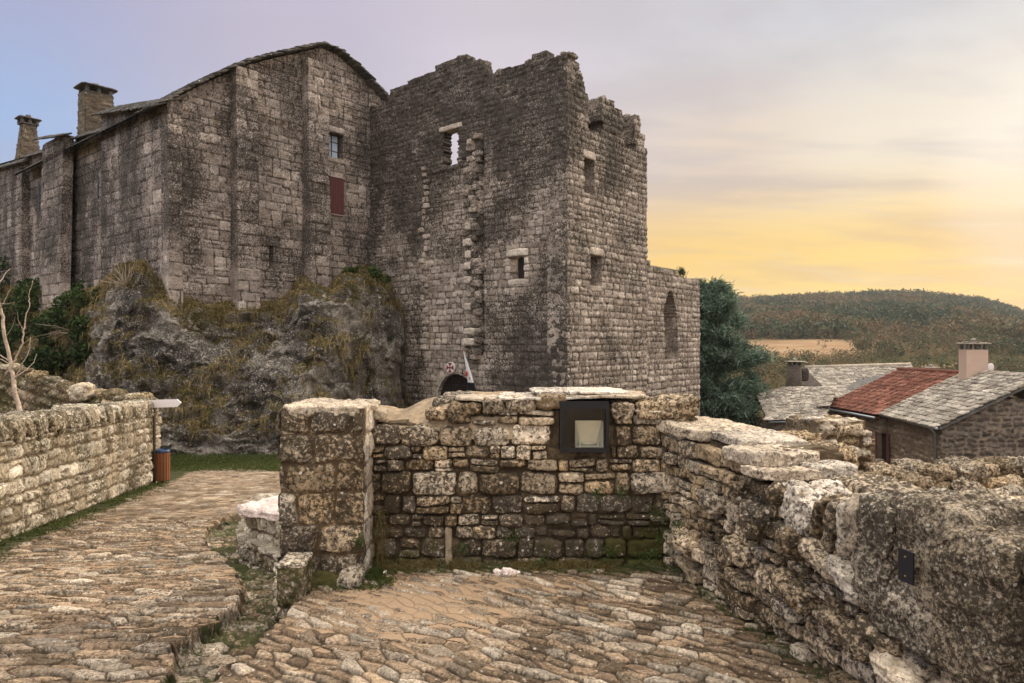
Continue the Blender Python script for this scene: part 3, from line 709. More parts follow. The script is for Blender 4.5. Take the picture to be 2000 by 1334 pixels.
for (px, py, w, lu, lw, lz, tu, sd, yw) in ((1380,828,.25,.70,.58,.085,.03,1,.1),(1478,850,.33,.42,.5,.06,.05,2,0),(1505,878,.20,.36,.46,.085,.0,3,.15),(1524,914,.13,.25,.38,.06,-.03,4,-.12),(1600,905,.42,.3,.3,.09,0,5,.3),(1350,842,.16,.3,.3,.06,.1,6,0)):
    u, z = rpx(px, py, w); a = Acc(); rcap(a, u, w, z-lz*.4, lu, lw, lz, tu, -.03, seed=sd*3+50, n=40, k=9, rough=.24, sc=1.6, yaw=yw); a.build('flat_slab', M['cap'], rw)
for (px, py, w, lu, lw, lz, tu, sd) in ((1537,975,.08,.06,.22,.21,.25,1),(1598,995,.12,.23,.30,.24,.55,2),(1632,1010,.08,.05,.24,.23,.35,3),(1660,1025,.07,.055,.26,.27,.2,4),(1690,1030,.08,.06,.28,.28,.12,5),
      (1735,1025,.12,.13,.36,.28,.05,6),(1620,1090,.0,.26,.2,.085,.35,7),(1490,1000,.0,.2,.2,.10,.15,8),(1570,940,.35,.3,.3,.12,.1,9),(1640,960,.42,.4,.3,.12,-.1,10),(1720,962,.45,.45,.3,.10,.05,11),(1460,960,.02,.1,.2,.12,.1,12),(1775,1150,.0,.2,.2,.1,.4,13),(1680,1130,.0,.26,.22,.08,.45,14),(1560,1060,.0,.12,.2,.13,.1,15)):
    u, z = rpx(px, py, w); a = Acc(); rcap(a, u, w, z, lu, lw, lz, tu, .05, seed=sd*5+70, n=30, k=6, rough=.28, sc=1.5); a.build('upright_stone' if lz > lu else 'top_stone', M['cap'] if sd in (2, 5, 6, 10, 14) else M['para'], rw)
q_ = (.2,.8,.5)
for (px, py, w, lu, lw, lz, tu, sd) in ((1795,1080,.14,.22,.5,.50,.06,1),(1900,1098,.17,.34,.52,.50,-.02,2),(2010,1180,.12,.30,.6,.52,0,3),(1850,1205,.10,.40,.4,.22,.1,4),(2200,1230,.2,.5,.6,.5,0,6)):
    u, z = rpx(px, py, w); a = Acc(); rcap(a, u, w, z, lu, lw, lz, tu, 0, seed=sd*7+90, n=70, k=9, rough=.17, sc=1.7, A=[q_[sd%3],.6,1,.5]); a.build('large_block', M['block'], rw)
for (u, v, lu, lv, sd) in ((.35,.28,.2,.09,1),(1.0,.4,.22,.1,2),(1.5,.35,.26,.1,3),(2.2,.25,.24,.1,4),(2.45,.1,.3,.12,5),(2.1,.38,.2,.07,6),(.7,.62,.22,.08,8),(1.15,.60,.16,.11,9),(2.62,.0,.3,.12,10),(1.9,.3,.3,.1,11)):
    a = Acc(); rcap(a, u, -.01, v, lu, .2, lv, R(18), .1, seed=sd+150, n=20, k=5, rough=.4, A=[.9,.8,1,.2] if sd in (5, 10, 4) else None); a.build('face_stone', M['cap'] if sd in (5, 10) else M['para'], rw)

# blank cover plate on the big block
tp, zp_ = hit(1829, 1101, RA, RU)
a = Acc(); pc = RA+RU*tp+RN*.14; pc[2] = zp_
ax = RU*.036; nz = RN*.004; azv = np.array([0,0,.062])
box(a, pc, ax, nz, azv); cp = tag(a.build('cover_plate', M['plate'], smooth=False), 'small dark rectangular metal cover plate screwed to the large block of the right-hand wall', 'metal plate')
for dz in (.037, -.037):
    a = Acc(); p = pc+RN*.004+np.array([0,0,dz]); tube(a, [p, p+RN*.003], .004, 10); a.build('screw', M['brass'], cp)

# floodlight
fl = empty('floodlight', 'black square floodlight recessed under the cover slabs of the parapet wall', 'floodlight')
a = Acc(); x0, x1, z0, z1 = .345, .682, .825, 1.172; y0 = OY-.035; t = .012
for q in ((x0,x0+t,y0,y0+.26,z0,z1),(x1-t,x1,y0,y0+.26,z0,z1),(x0+t,x1-t,y0,y0+.26,z0,z0+t),(x0+t,x1-t,y0,y0+.26,z1-t,z1),(x0+t,x1-t,y0+.25,y0+.26,z0+t,z1-t)): abox(a, *q)
a.build('housing', M['black'], fl, smooth=False)
a = Acc()
for q in ((x0-.006,x0+.016,z0-.012,z1+.004),(x1-.016,x1+.006,z0-.012,z1+.004)): abox(a, q[0], q[1], y0-.014, y0-.002, q[2], q[3])
abox(a, x0+.016, x1-.016, y0-.014, y0-.002, z0-.012, z0+.014); abox(a, x0+.016, x1-.016, y0-.014, y0-.002, z1-.05, z1+.004)
a.build('front_frame', M['black'], fl, smooth=False)
a = Acc()   # reflector: bright back plate narrowing downwards with duller wings
cx0, cx1, cz0, cz1 = x0+.105, x1-.03, z0+.02, z0+.205
yb = y0+.08; yf = y0+.012
V = [(cx0+.006,yb-.01,cz1),(cx1-.006,yb-.01,cz1),(cx1-.045,yb,cz0+.012),(cx0+.045,yb,cz0+.012)]
a.add(V, [(0,1,2,3)]); a.build('reflector', M['reflector'], fl, smooth=False)
a = Acc()
a.add([(cx0,yf,cz1),(cx0+.006,yb-.01,cz1),(cx0+.045,yb,cz0+.012),(cx0,yf,cz0)], [(0,1,2,3)])
a.add([(cx1-.006,yb-.01,cz1),(cx1,yf,cz1),(cx1,yf,cz0),(cx1-.045,yb,cz0+.012)], [(0,1,2,3)])
a.add([(cx0,yf,cz0),(cx0+.045,yb,cz0+.012),(cx1-.045,yb,cz0+.012),(cx1,yf,cz0)], [(0,1,2,3)])
a.build('reflector_wing', M['reflside'], fl, smooth=False)
a = Acc(); abox(a, cx0+.03, cx0+.045, yf+.02, yb, cz0, cz0+.03); abox(a, cx1-.045, cx1-.03, yf+.02, yb, cz0, cz0+.03); tube(a, [(cx0+.04,yf+.04,cz0+.02),(cx1-.04,yf+.04,cz0+.02)], .007, 10)
a.build('lamp_tube', M['reflside'], fl)
a = Acc(); a.add([(x0+.016,y0+.0,z0+.014),(x1-.016,y0+.0,z0+.014),(x1-.016,y0+.0,z1-.05),(x0+.016,y0+.0,z1-.05)], [(0,1,2,3)]); a.build('front_glass', M['lampglass'], fl, smooth=False)

# curved low wall left of the pillar, two tiers
def curveF(P, zb, zt, H):
    P = np.array(P, float); s = np.concatenate([[0], np.cumsum(np.hypot(*np.diff(P, axis=0).T))])
    ss = np.linspace(0, s[-1], 60); X = np.interp(ss, s, P[:,0]); Y = np.interp(ss, s, P[:,1])
    ker = np.ones(9)/9
    Xs = np.convolve(np.pad(X, 4, 'edge'), ker, 'valid'); Ys = np.convolve(np.pad(Y, 4, 'edge'), ker, 'valid')
    dx = np.gradient(Xs, ss); dy = np.gradient(Ys, ss); l = np.hypot(dx, dy); dx /= l; dy /= l
    def F(u, v, h):
        x = np.interp(u, ss, Xs); y = np.interp(u, ss, Ys); tx = np.interp(u, ss, dx); ty = np.interp(u, ss, dy)
        b = zb(x, y); t_ = zt(x, y)
        return np.stack([x+ty*h, y-tx*h, b+(t_-b)*v/H], -1)
    return F, s[-1]
lw = empty('low_curved_wall', 'low curved two-tier stone wall with pinkish top slab left of the pillar', 'low wall')
Fc, Lc = curveF([(-2.78,7.4),(-2.66,6.7),(-2.40,6.28),(-1.98,5.86),(-1.45,5.25)], lambda x, y: zpath(y)-.16, lambda x, y: -.20+0*x, .5)
a = Acc(); mason(a, Fc, Lc, .5, .011, Lay(3.2, .7, (.17,.25), (.11,.22), 41, .0), None, thick=.4, segs=8, seed=11, moss=lambda u, v: .35*sst(.2, 0, v)+.15, **FP); a.build('lower_tier', M['left'], lw)
Fc, Lc = curveF([(-2.62,7.1),(-2.52,6.55),(-2.30,6.35),(-1.97,6.05),(-1.3,5.75)], lambda x, y: -.42+0*x, lambda x, y: .05+0*x, .47)
a = Acc(); mason(a, Fc, Lc, .47, .011, Lay(3.2, .7, (.13,.2), (.12,.26), 42, .1), None, thick=.5, segs=8, seed=12, moss=lambda u, v: .15+0*u, **FP); a.build('upper_tier', M['left'], lw)
M['pink'] = stone_mat('pinkish_slab_stone', [(.55,.42,.37),(.62,.5,.46),(.68,.57,.53)], sc=1.5, dark=.12, white=.4, whitec=(.75,.68,.64), yellow=0, spots=.1)
a = Acc(); m = rot(R(-22)); rock(a, (-1.98,6.42,.055), m@[.50,0,0], m@[0,.30,0], [0,0,.04], 3, 40, 8, .4, 2.2, 5); a.build('top_slab', M['pink'], lw)

# left garden wall beside the path
gw = empty('path_wall', 'pale sunlit stone wall with slanted coping stones along the left of the path', 'stone wall')
GO = np.array([-4.29, 4.0]); GU = np.array([-.2647,.9643]); GN = np.array([.9643,.2647])
def gtop(y): return np.interp(y, [4,6.9,9,13.6], [.72,.60,.48,.22])
def FG(u, v, h):
    x = GO[0]+GU[0]*u+GN[0]*h; y = GO[1]+GU[1]*u+GN[1]*h; yb = GO[1]+GU[1]*u
    b = zpath(yb)-.12; return np.stack([x, y, b+(gtop(yb)-b)*v/1.3], -1)
a = Acc(); mason(a, FG, 10., 1.3, .017, Lay(11, 1.5, (.13,.24), (.14,.36), 52, .2), None, thick=.5, segs=6, seed=14,
      alpha=lambda u, v: .45+.4*fbm(u*1.5, v*1.5, 3, 2), moss=lambda u, v: .5*sst(.25, 0, v)+.15, warp=.045, ws=.3, relief=.028, edge=.024, gap=.012, bulge=.010, rfrac=.35, rmax=.03, rough=.018, rs=8)
a.build('stone_face', M['left'], gw)
a = Acc(); u = 1.2; k = 0; r_ = random.Random(8)
gang = math.atan2(GU[1], GU[0])
while u < 9.9:
    yb = GO[1]+GU[1]*u; th = r_.uniform(.09, .17); hh = r_.uniform(.27,.36)*np.interp(yb, [6,14], [1,.85]); ln = r_.uniform(.42,.55)
    tilt = R(r_.uniform(-42,-26)) if yb < 12 else R(r_.uniform(-20,-8))
    m = rot(gang)@rot(tilt, 'y')
    cx = GO[0]+GU[0]*u-GN[0]*.2; cy = GO[1]+GU[1]*u-GN[1]*.2
    rock(a, (cx, cy, gtop(yb)+hh*.32+r_.uniform(-.015,.02)), m@[th/2,0,0], m@[0,ln/2,0], m@[0,0,hh/2], k*1.3, 16, 6., .22, 1.5, 5, None, .15)
    u += th*1.12; k += 1
a.build('coping', M['left'], gw)
tag(gw.children[-1], 'slanted upright coping stones')

# mossy wall behind it
bw = empty('mossy_back_wall', 'dark mossy rubble wall rising to the left behind the path wall and the bare tree', 'stone wall')
BP = [(-7.55,14.1),(-8.3,14.6),(-9.9,15.6),(-12.6,17.0),(-17.,18.5)]
def bt(x): return np.interp(-x, [6.8,8,9.9,12.6,17], [.26,.40,.44,.95,1.2])
Fc, Lc = curveF(BP, lambda x, y: -2.1+0*x, lambda x, y: bt(x), 2.4)
Fc2 = lambda u, v, h: Fc(u, v, -h)
a = Acc(); mason(a, Fc2, Lc, 2.4, .035, Lay(12, 2.8, (.14,.26), (.18,.45), 61, .2), lambda cu, cv, bu, bv, i: bv < 2.33, thick=.5, segs=5, seed=17, moss=lambda u, v: .42+.35*fbm(u, v, 3, 2), warp=.07, ws=.4, relief=.05, edge=.05, gap=.03, bulge=.03, rfrac=.7, rmax=.07, rough=.03, rs=5)
a.build('rubble_face', M['para'], bw)
a = Acc()
for k in range(46):
    u = k*.26; p = Fc2(np.array(u), np.array(2.42), np.array(-.2)); capst(a, p[0], p[1], p[2]-.02+r_.uniform(-.05,.04), r_.uniform(.25,.42), r_.uniform(.4,.5), r_.uniform(.13,.26), .5+r_.uniform(-.5,.5), r_.uniform(-.3,.3), seed=k, n=10, k=4, rough=.4, W=.4)
capst(a, -9.35, 15.1, .5, .42, .4, .38, seed=99, n=16, k=3.5, rough=.35, A=[.9,.6,1,.3])
a.build('top_stone', M['para'], bw)

# litter bin
bn = empty('litter_bin', 'round litter bin with brown wooden slats standing by the end of the path wall', 'litter bin')
bx, by, bz = at(317, 905, 13.15); bz0 = float(zpath(by))+.05; bh = .60; br = .135
a = Acc(); tube(a, [(bx,by,bz0+.02),(bx,by,bz0+bh-.03)], br-.02, 24); a.build('liner', M['black'], bn)
for k in range(16):
    th = 2*math.pi*k/16; m = rot(th); a = Acc(); box(a, np.array([bx,by,bz0+bh/2-.02])+m@[br-.008,0,0], m@[.008,0,0], m@[0,br*.155,0], [0,0,bh/2-.04]); a.build('slat', M['wood'], bn, smooth=False)
a = Acc(); n = 32
for z_, h_ in ((bz0+bh-.02,.03),):
    for k in range(n):
        t0, t1 = 2*math.pi*k/n, 2*math.pi*(k+1)/n
        P = [np.array([bx+r*math.cos(t), by+r*math.sin(t), z]) for r, z in ((br+.005,z_-.03),(br+.005,z_+.012),(br-.03,z_+.02),(br-.03,z_-.04)) for t in (t0, t1)]
        a.add(P, [(0,1,3,2),(2,3,5,4),(4,5,7,6)])
a.build('rim', M['bluelid'], bn)
a = Acc(); tube(a, [(bx,by,bz0-.12),(bx,by,bz0+.02)], .03, 10); a.build('foot', M['black'], bn)
# arrow sign
sg = empty('arrow_sign', 'blank white arrow-shaped direction sign pointing right above the end of the path wall', 'sign')
L = at(294, 789, 13.0); Rr = at(354, 787, 12.8); d = (Rr-L); wd = np.linalg.norm(d); d /= wd; up = np.array([0,0,1.]); nn = np.cross(d, up); nn /= np.linalg.norm(nn)
a = Acc(); hh = .072; pts = [L-up*hh, L+d*(wd-.09)-up*hh, Rr, L+d*(wd-.09)+up*hh, L+up*hh]
V = [p+nn*.012 for p in pts]+[p-nn*.012 for p in pts]
a.add(V, Q=[(0,1,3,4),(5,9,8,6)]+[(i, 5+i, 5+(i+1)%5, (i+1)%5) for i in range(5)], T=[(1,2,3),(6,8,7)]); a.build('arrow_panel', M['white'], sg, smooth=False)
a = Acc(); q = L+d*.04-nn*.05; tube(a, [(q[0],q[1],-1.2),(q[0],q[1],q[2]+.1)], .025, 10); a.build('post', M['trunk'], sg)

# ruins behind the right parapet
st = empty('wall_stump', 'crumbling stump of a rubble wall in front of the red-roofed house', 'ruined wall')
a = Acc(); lay = Lay(2, 1.6, (.09,.19), (.16,.45), 71, .2)
O = at(1568, 940, 7.4); O[2] = -.42
def sk(cu, cv, bu, bv, i): return bv < np.interp(bu, [0,.1,.16,.5,.75,.9], [.62,.7,1.0,1.05,.93,.80])+.10
mason(a, planeF(O, [.985,.17,0], [.17,-.985,0]), .85, 1.4, .012, lay, sk, thick=.6, segs=9, seed=21, ragged=.05, warp=.05, ws=.3, relief=.035, edge=.04, gap=.03, bulge=.03, rfrac=.7, rmax=.05, rough=.03, rs=7, tilt=.01)
a.build('rubble_face', M['para'], st)
a = Acc()
for (px, py, d, lx, ly, lz, sd) in ((1625,826,7.5,.34,.3,.07,1),(1675,846,7.5,.3,.3,.06,2),(1602,824,7.5,.22,.2,.08,3),(1650,880,7.35,.36,.25,.06,4),(1690,862,7.5,.12,.2,.1,5)):
    p = at(px, py, d); capst(a, p[0], p[1]+.1, p[2], lx, ly, lz, .1*sd, .03, seed=sd+200, n=18, k=4, rough=.4)
a.build('top_stone', M['cap'], st)
a = Acc(); p = at(1637, 908, 6.4); capst(a, p[0], p[1]+.2, p[2]-.04, .42, .4, .40, .3, .1, seed=300, n=30, k=4, rough=.35); tag(a.build('boulder', M['para']), 'dark lichened boulder lying at the foot of the wall stump', 'boulder')
lr = empty('low_rubble_wall', 'low line of rubble stones behind the large blocks of the right-hand wall, below the stone house', 'ruined wall')
a = Acc(); q = random.Random(12)
for px in range(1725, 2120, 46):
    for row in range(4):
        d = 7.2+q.uniform(-.1,.2); p = at(px+q.uniform(-12,12), 921+row*25+q.uniform(-4,4)-(px-1740)*.02, d-row*.06)
        capst(a, *p, q.uniform(.26,.40), .5, q.uniform(.14,.2), q.uniform(-.2,.2), q.uniform(-.12,.12), seed=px+row*7, n=16, k=4, rough=.38)
a.build('rubble_stone', M['para'], lr)
a = Acc(); p = at(1900, 1010, 6.6); capst(a, p[0], p[1], p[2]-.1, 4, 1.2, .5, seed=5, n=30, k=6, rough=.1, sc=4); a.build('earth_core', M['core'], lr)
lf = Acc()
for (px, py, d, lx, ly, lz, sd) in ((1655,965,5.2,.5,.4,.14,1),(1740,958,5.0,.45,.3,.10,2),(1700,985,4.8,.5,.4,.12,3),(1600,870,5.9,.3,.3,.1,4),(1560,850,6.2,.4,.3,.12,5),(1570,905,5.6,.3,.4,.2,6),(1690,935,5.8,.26,.3,.16,7),(1980,985,4.6,.6,.5,.1,8),(1540,880,5.6,.4,.3,.12,9)):
    p = at(px, py, d); capst(lf, p[0], p[1], p[2]-.03, lx, ly, lz, .3*sd, .05, seed=sd+400, n=20, k=4, rough=.35)
for row in range(5):
    for px in range(1500, 2150, 60):
        p = at(px+q.uniform(-20,20), 965+row*28+q.uniform(-8,8), 5.6-row*.2); capst(lf, p[0], p[1], p[2]-.2, q.uniform(.3,.45), .35, .25, q.uniform(-.6,.6), 0, seed=px+row, n=8, k=4, rough=.35)
tag(lf.build('loose_rubble', M['para']), 'heap of loose rubble and earth filling the space behind the right-hand wall', 'rubble', kind='stuff')
# pale strip painting the light seen through the drain slot; small loose stones
a = Acc(); capst(a, -.455, OY+.03, .1, .05, .06, .34, 0, 0, seed=3, n=16, k=6, rough=.2); a.build('slot_light_strip', M['core'], cw)
for k, (px, py, s_) in enumerate(((972,1110,.055),(990,1106,.075),(1003,1109,.05),(982,1103,.04),(752,1117,.03),(1012,1112,.03))):
    d = 4.72; p = at(px, py, d); p[2] = .03
    a = Acc(); capst(a, *p, s_, s_*.8, s_*.7, k, .3, seed=k+20, n=8, k=3, rough=.6, A=[1,1,1,0])
    tag(a.build('loose_stone', M['pink']), ['pale pink loose stone on the left of the little heap by the parapet foot','largest pale loose stone in the little heap by the parapet foot','pale loose stone on the right of the little heap by the parapet foot','small pale stone lying on top of the little heap by the parapet foot','tiny pale stone lying alone near the foot of the pillar','smallest pale chip at the right end of the little heap'][k], 'stone', 'loose pale stones at the foot of the parapet')
# ================================================================== CASTLE
cs, sn = 1355/math.hypot(1355, 1120), 0
UF = np.array([-.77,.638,0]); UF /= np.linalg.norm(UF)       # along the fronts, away to the left
UR = np.array([-UF[1]*-1, -UF[0], 0]); UR = np.array([.638,.77,0]); UR /= np.linalg.norm(UR)   # along the flanks, away to the right
NF = -UR.copy(); NR = -UF.copy()                          # outward normals of the fronts and flanks
TC = np.array([1.99,25.0,-2.7])                           # near corner of the tower
Z0 = -2.7
def prof(pts, O, U):
    q = np.array([hit(px, py, O, U) for px, py in pts]); o = np.argsort(q[:,0]); return q[o,0], q[o,1]-Z0
def rect(x0, y0, x1, y1, O, U):
    a_, b_ = hit(x0, (y0+y1)/2, O, U)[0], hit(x1, (y0+y1)/2, O, U)[0]; xm = (x0+x1)/2
    return min(a_, b_), max(a_, b_), hit(xm, y1, O, U)[1]-Z0, hit(xm, y0, O, U)[1]-Z0
KT = dict(warp=.05, ws=.8, relief=.014, edge=.03, gap=.018, bulge=.006, rfrac=.35, rmax=.04, rough=.034, rs=3.5)
tw = empty('castle_tower', 'ruined square stone tower with broken battlements and an arched door', 'tower')
# ---- front
tf = prof([(640,215),(746,207),(755,192),(760,182),(775,176),(800,160),(828,150),(852,134),(880,120),(892,112),(915,113),(932,120),(944,134),(947,152),(962,146),(975,140),(1000,130),(1020,124),(1042,120),(1047,106),(1068,106),(1076,114),(1094,108),(1108,104)], TC, UF)
Wf = 11.3
win_up = rect(865, 254, 896, 322, TC, UF); win_lo = rect(996, 501, 1024, 545, TC, UF)
dr = rect(855, 730, 929, 790, TC, UF); dcx = (dr[0]+dr[1])/2; dR = (dr[1]-dr[0])/2; dtop = hit(890, 730, TC, UF)[1]-Z0
slot = rect(893, 322, 899, 330, TC, UF)
pan = rect(834, 330, 922, 700, TC, UF); gr0 = hit(941, 500, TC, UF)[0]
def arch(u, v): return (np.abs(u-dcx) < dR) & (v < dtop-dR*.95) | ((((u-dcx)/dR)**2+((v-(dtop-dR*.95))/(dR*.95))**2) < 1)
def inr(r, u, v): return (u > r[0]) & (u < r[1]) & (v > r[2]) & (v < r[3])
def kf(cu, cv, bu, bv, i):
    k = (bv < np.interp(bu, *tf)+.02) & (cv < np.interp(cu, *tf)+.25)
    jit = .04*np.sin(cv*17)+.03*np.sin(cv*41)
    return k & ~inr(win_up, cu+jit, cv) & ~inr(win_lo, cu, cv) & ~arch(cu, cv)
class MixLay:     # big squared blocks low down, thin rubble above
    def __init__(s, lo, hi, vb): s.lo, s.hi, s.vb = lo, hi, vb
    def look(s, u, v):
        A_ = s.lo.look(u, v); B_ = s.hi.look(u, v); m = v+.6*np.sin(u*1.3) > s.vb
        return tuple(np.where(m, b_, a_) for a_, b_ in zip(A_, B_))
def al_f(u, v):
    z = .52+.42*fbm(u*.35, v*.35, 3, 3)
    z = z+.4*sst(5., 0, u)*sst(5.8, 4.2, v)-.55*sst(.8, .2, np.abs(u-(pan[0]+pan[1])/2)/(pan[1]-pan[0]))*sst(8.8, 6.5, v)*sst(2.5,4,v)
    z = z-.5*sst(3, .5, np.hypot(u-dcx, v-dtop+1.3))+.2*sst(9, 13, v)
    for r in (win_lo,): z = z-.5*sst(1.3, .6, np.hypot(u-(r[0]+r[1])/2, v-(r[2]+r[3])/2))
    return np.clip(z, -.2, .9)
a = Acc()
mason(a, planeF(TC, UF, NF), Wf, 17.4, .045, MixLay(Lay(12, 18, (.20,.31), (.22,.52), 101, .08), Lay(12, 18, (.12,.24), (.17,.42), 102, .15), 9.6), kf, thick=.5, segs=4, seed=31, alpha=al_f, ragged=.06,
      hoff=lambda u, v: -.22*sst(.12, .04, np.abs(u-gr0))*sst(3.6, 4., v)*sst(12.6, 12., v)-.07*(inr(pan, u, v))+.05*fbm(u*.5, v*.5, 7, 3)+.10*sst(9.2, 10.2, v)*np.maximum(fbm(u*1.2, v*1.2, 3, 3), -.2), **KT)
fw = a.build('front_wall', M['tower'], tw)
# ---- flank
s_c = hit(1263, 400, TC, UR)[0]
sf = prof([(1090,104),(1112,108),(1120,118),(1129,126),(1132,145),(1134,160),(1142,166),(1145,180),(1148,196),(1149,252),(1174,262),(1175,192),(1190,196),(1200,206),(1206,214),(1216,222),(1217,282),(1238,300),(1239,226),(1248,230),(1252,262),(1260,275),(1264,290),(1280,300)], TC, UR)
wr1 = rect(1141, 311, 1160, 380, TC, UR); wr2 = rect(1154, 499, 1175, 558, TC, UR)
def kr(cu, cv, bu, bv, i):
    k = (bv < np.interp(bu, *sf)+.02) & (cv < np.interp(cu, *sf)+.3)
    return k & ~inr(wr1, cu, cv) & ~inr(wr2, cu, cv)
a = Acc()
KR = dict(KT); KR.update(bulge=.014, relief=.024, rough=.034, gap=.026, edge=.04, rfrac=.4)
mason(a, planeF(TC, UR, NR), s_c, 15.6, .045, Lay(8, 16, (.20,.31), (.24,.5), 111, .04), kr, thick=.9, segs=6, seed=33, alpha=lambda u, v: .34+.4*fbm(u*.5, v*.5, 9, 3)+.25*sst(9.5, 12, v), ragged=.06, **KR)
a.build('side_wall', M['tower'], tw)
# inner and rear walls of the shell
a = Acc()
for O, U, N, Wd, H in ((TC+UR*s_c-UF*0, UF, -NF, 9.5, 9.2), (TC+UF*9.5, UR, -NR, s_c, 9.2)):
    mason(a, planeF(O-N*.02, U, N), Wd, H, .15, Lay(12, 12, (.25,.4), (.3,.7), 121, 0), None, thick=.6, segs=2, seed=35, back=True, **KT)
a.build('inner_wall', M['tower'], tw)
# merlon tops on the flank: loose broken stones on the skyline
a = Acc(); q = random.Random(77)
for O, U, N, pr, u0, u1 in ((TC, UF, NF, tf, .1, 7.2), (TC, UR, NR, sf, .2, s_c-.1)):
    u = u0
    while u < u1:
        z = float(np.interp(u, *pr)); w_ = q.uniform(.25,.5); p = O+U*u-N*q.uniform(.2,.5)+np.array([0,0,z+.0])
        if q.random() < .75: a = Acc(); rock(a, p, U*w_*.5, N*q.uniform(.15,.3), np.array([0,0,q.uniform(.08,.19)]), u*3+z, 8, 4, .35, 1.5, 4, None, 0); a.build('coping_stone', M['tower'], tw)
        u += w_*q.uniform(.8, 1.6)
# projecting broken stub of a torn-out vault between door and upper window
a = Acc()
for py in range(268, 700, 11):
    for c_ in range(2):
        px = 930+q.uniform(-9, 9)+(4 if py > 650 else 0)-(6 if 320 < py < 520 else 0); u, z = hit(px, py, TC, UF)
        out = q.uniform(.03,.16)+(.22 if py > 640 else 0)
        rock(a, TC+UF*u+NF*out*.4+np.array([0,0,z-Z0]), UF*q.uniform(.12,.24), NF*(out*.6+.1), np.array([0,0,q.uniform(.09,.15)]), py+c_, 8, 6, .3, 1.4, 4, [q.random(), q.random(), 1, q.uniform(.1,.9)])
a.build('torn_masonry', M['tower'], tw); a = Acc()
for py in range(330, 690, 12):
    px = 829+q.uniform(-5, 5); u, z = hit(px, py, TC, UF)
    rock(a, TC+UF*u+NF*.0+np.array([0,0,z-Z0]), UF*q.uniform(.08,.2), NF*q.uniform(.04,.12), np.array([0,0,q.uniform(.07,.12)]), py, 8, 5, .25, 1.2, 4, [q.random(), q.random(), 1, .1])
a.build('torn_masonry', M['tower'], tw)
M['pale'] = stone_mat('pale_dressed_stone', [(.38,.32,.27),(.45,.39,.34),(.52,.46,.40)], sc=.5, dark=.15, white=.3, yellow=.05, bdist=.02)
a = Acc()
for py, w_ in ((443,.15),(475,.19),(498,.15),(520,.16),(548,.17),(600,.16),(648,.26),(668,.30)):
    u, z = hit(921+(8 if py > 640 else 0), py, TC, UF); a = Acc(); rock(a, TC+UF*u+NF*w_*.8+np.array([0,0,z-Z0]), UF*w_, NF*w_*1.1, np.array([0,0,.15]), py, 10, 6, .2, 1, 4, [.6,.8,1,0]); a.build('corbel', M['pale'], tw)
# door: dark boards, surround, lintels
a = Acc()
n = 26; th = np.linspace(0, math.pi, n)
cz = dtop-dR*.95
for k in range(13):
    t0 = math.pi*k/13+.01; t1 = math.pi*(k+1)/13-.01
    r0, r1 = dR*1.0, dR*1.3+.05*math.sin(k*3)
    P = []
    for h in (.015, -.22):
        for r, t in ((r0,t0),(r1,t0),(r1,t1),(r0,t1)): P.append(TC+UF*(dcx-r*math.cos(t))+np.array([0,0,cz+r*math.sin(t)*.96])+NF*h)
    a.add(P, [(0,1,2,3),(0,3,7,4),(1,5,6,2),(0,4,5,1),(3,2,6,7)], A=[hsh(k), hsh(k+5.), 1, 0])
for sgn in (-1, 1):
    for k in range(6):
        c_ = TC+UF*(dcx+sgn*dR*1.13)+np.array([0,0,cz-.17-k*.36])-NF*.24; box(a, c_, UF*dR*.145, NF*.255, [0,0,.172], [hsh(k+9.), hsh(k+3.), 1, 0])
a.build('door_surround', M['pale'], tw, smooth=False)
a = Acc()
for k in range(11):
    zz = -.2+k*.3; hw = dR*1.0
    c_ = TC+UF*dcx+np.array([0,0,zz+.15])-NF*.2; box(a, c_, UF*hw, NF*.03, [0,0,.143])
for sgn in (-.5, .5, 0): box(a, TC+UF*(dcx+sgn*dR)+np.array([0,0,1.6])-NF*.16, UF*.05, NF*.02, [0,0,1.7])
dd = a.build('door', M['doorwood'], tw, smooth=False)
def lintel(r, O, U, N, mat, parent, over=.14, h=.26, name='lintel', sill=True):
    a = Acc(); rock(a, O+U*(r[0]+r[1])/2+np.array([0,0,r[3]+h/2])-N*.22, U*((r[1]-r[0])/2+over), N*.28, np.array([0,0,h/2]), r[0], 14, 7, .12, 1.2, 4, [.8,.8,1,0]); a.build(name, mat, parent)
    if sill:
        a = Acc(); rock(a, O+U*(r[0]+r[1])/2+np.array([0,0,r[2]-.12])-N*.22, U*((r[1]-r[0])/2+over*.7), N*.26, np.array([0,0,.12]), r[0]+3, 12, 7, .1, 1.2, 4, [.5,.5,1,0]); a.build('sill', mat, parent)
lintel(win_lo, TC, UF, NF, M['pale'], tw, .2, .3)
a = Acc()
for sgn, u in ((-1, win_lo[0]), (1, win_lo[1])):
    for k in range(3): a = Acc(); rock(a, TC+UF*(u+sgn*.11)+np.array([0,0,win_lo[2]+.13+k*.27])-NF*.2, UF*(.1+.04*(k%2)), NF*.24, np.array([0,0,.125]), u+k, 10, 7, .1, 1.2, 4, [.6,.4+.2*k,1,0]); a.build('jamb_stone', M['pale'], tw)
lintel(wr2, TC, UR, NR, M['tower'], tw, .12, .3); lintel(wr1, TC, UR, NR, M['tower'], tw, .1, .3, sill=False)
lintel(win_up, TC, UF, NF, M['tower'], tw, .25, .22, sill=False)

for r, O, U, N in ((win_lo, TC, UF, NF), (wr1, TC, UR, NR), (wr2, TC, UR, NR)):  # dark panels added behind the openings to imitate the shaded interior
    a = Acc(); box(a, O+U*((r[0]+r[1])/2-(.1 if U is UF else 0))+np.array([0,0,(r[2]+r[3])/2])-N*(.44 if U is UF else .7), U*(r[1]-r[0])*.5, N*.02, [0,0,(r[3]-r[2])*.55]); a.build('window_shade_panel', M['doorwood'], tw, smooth=False)
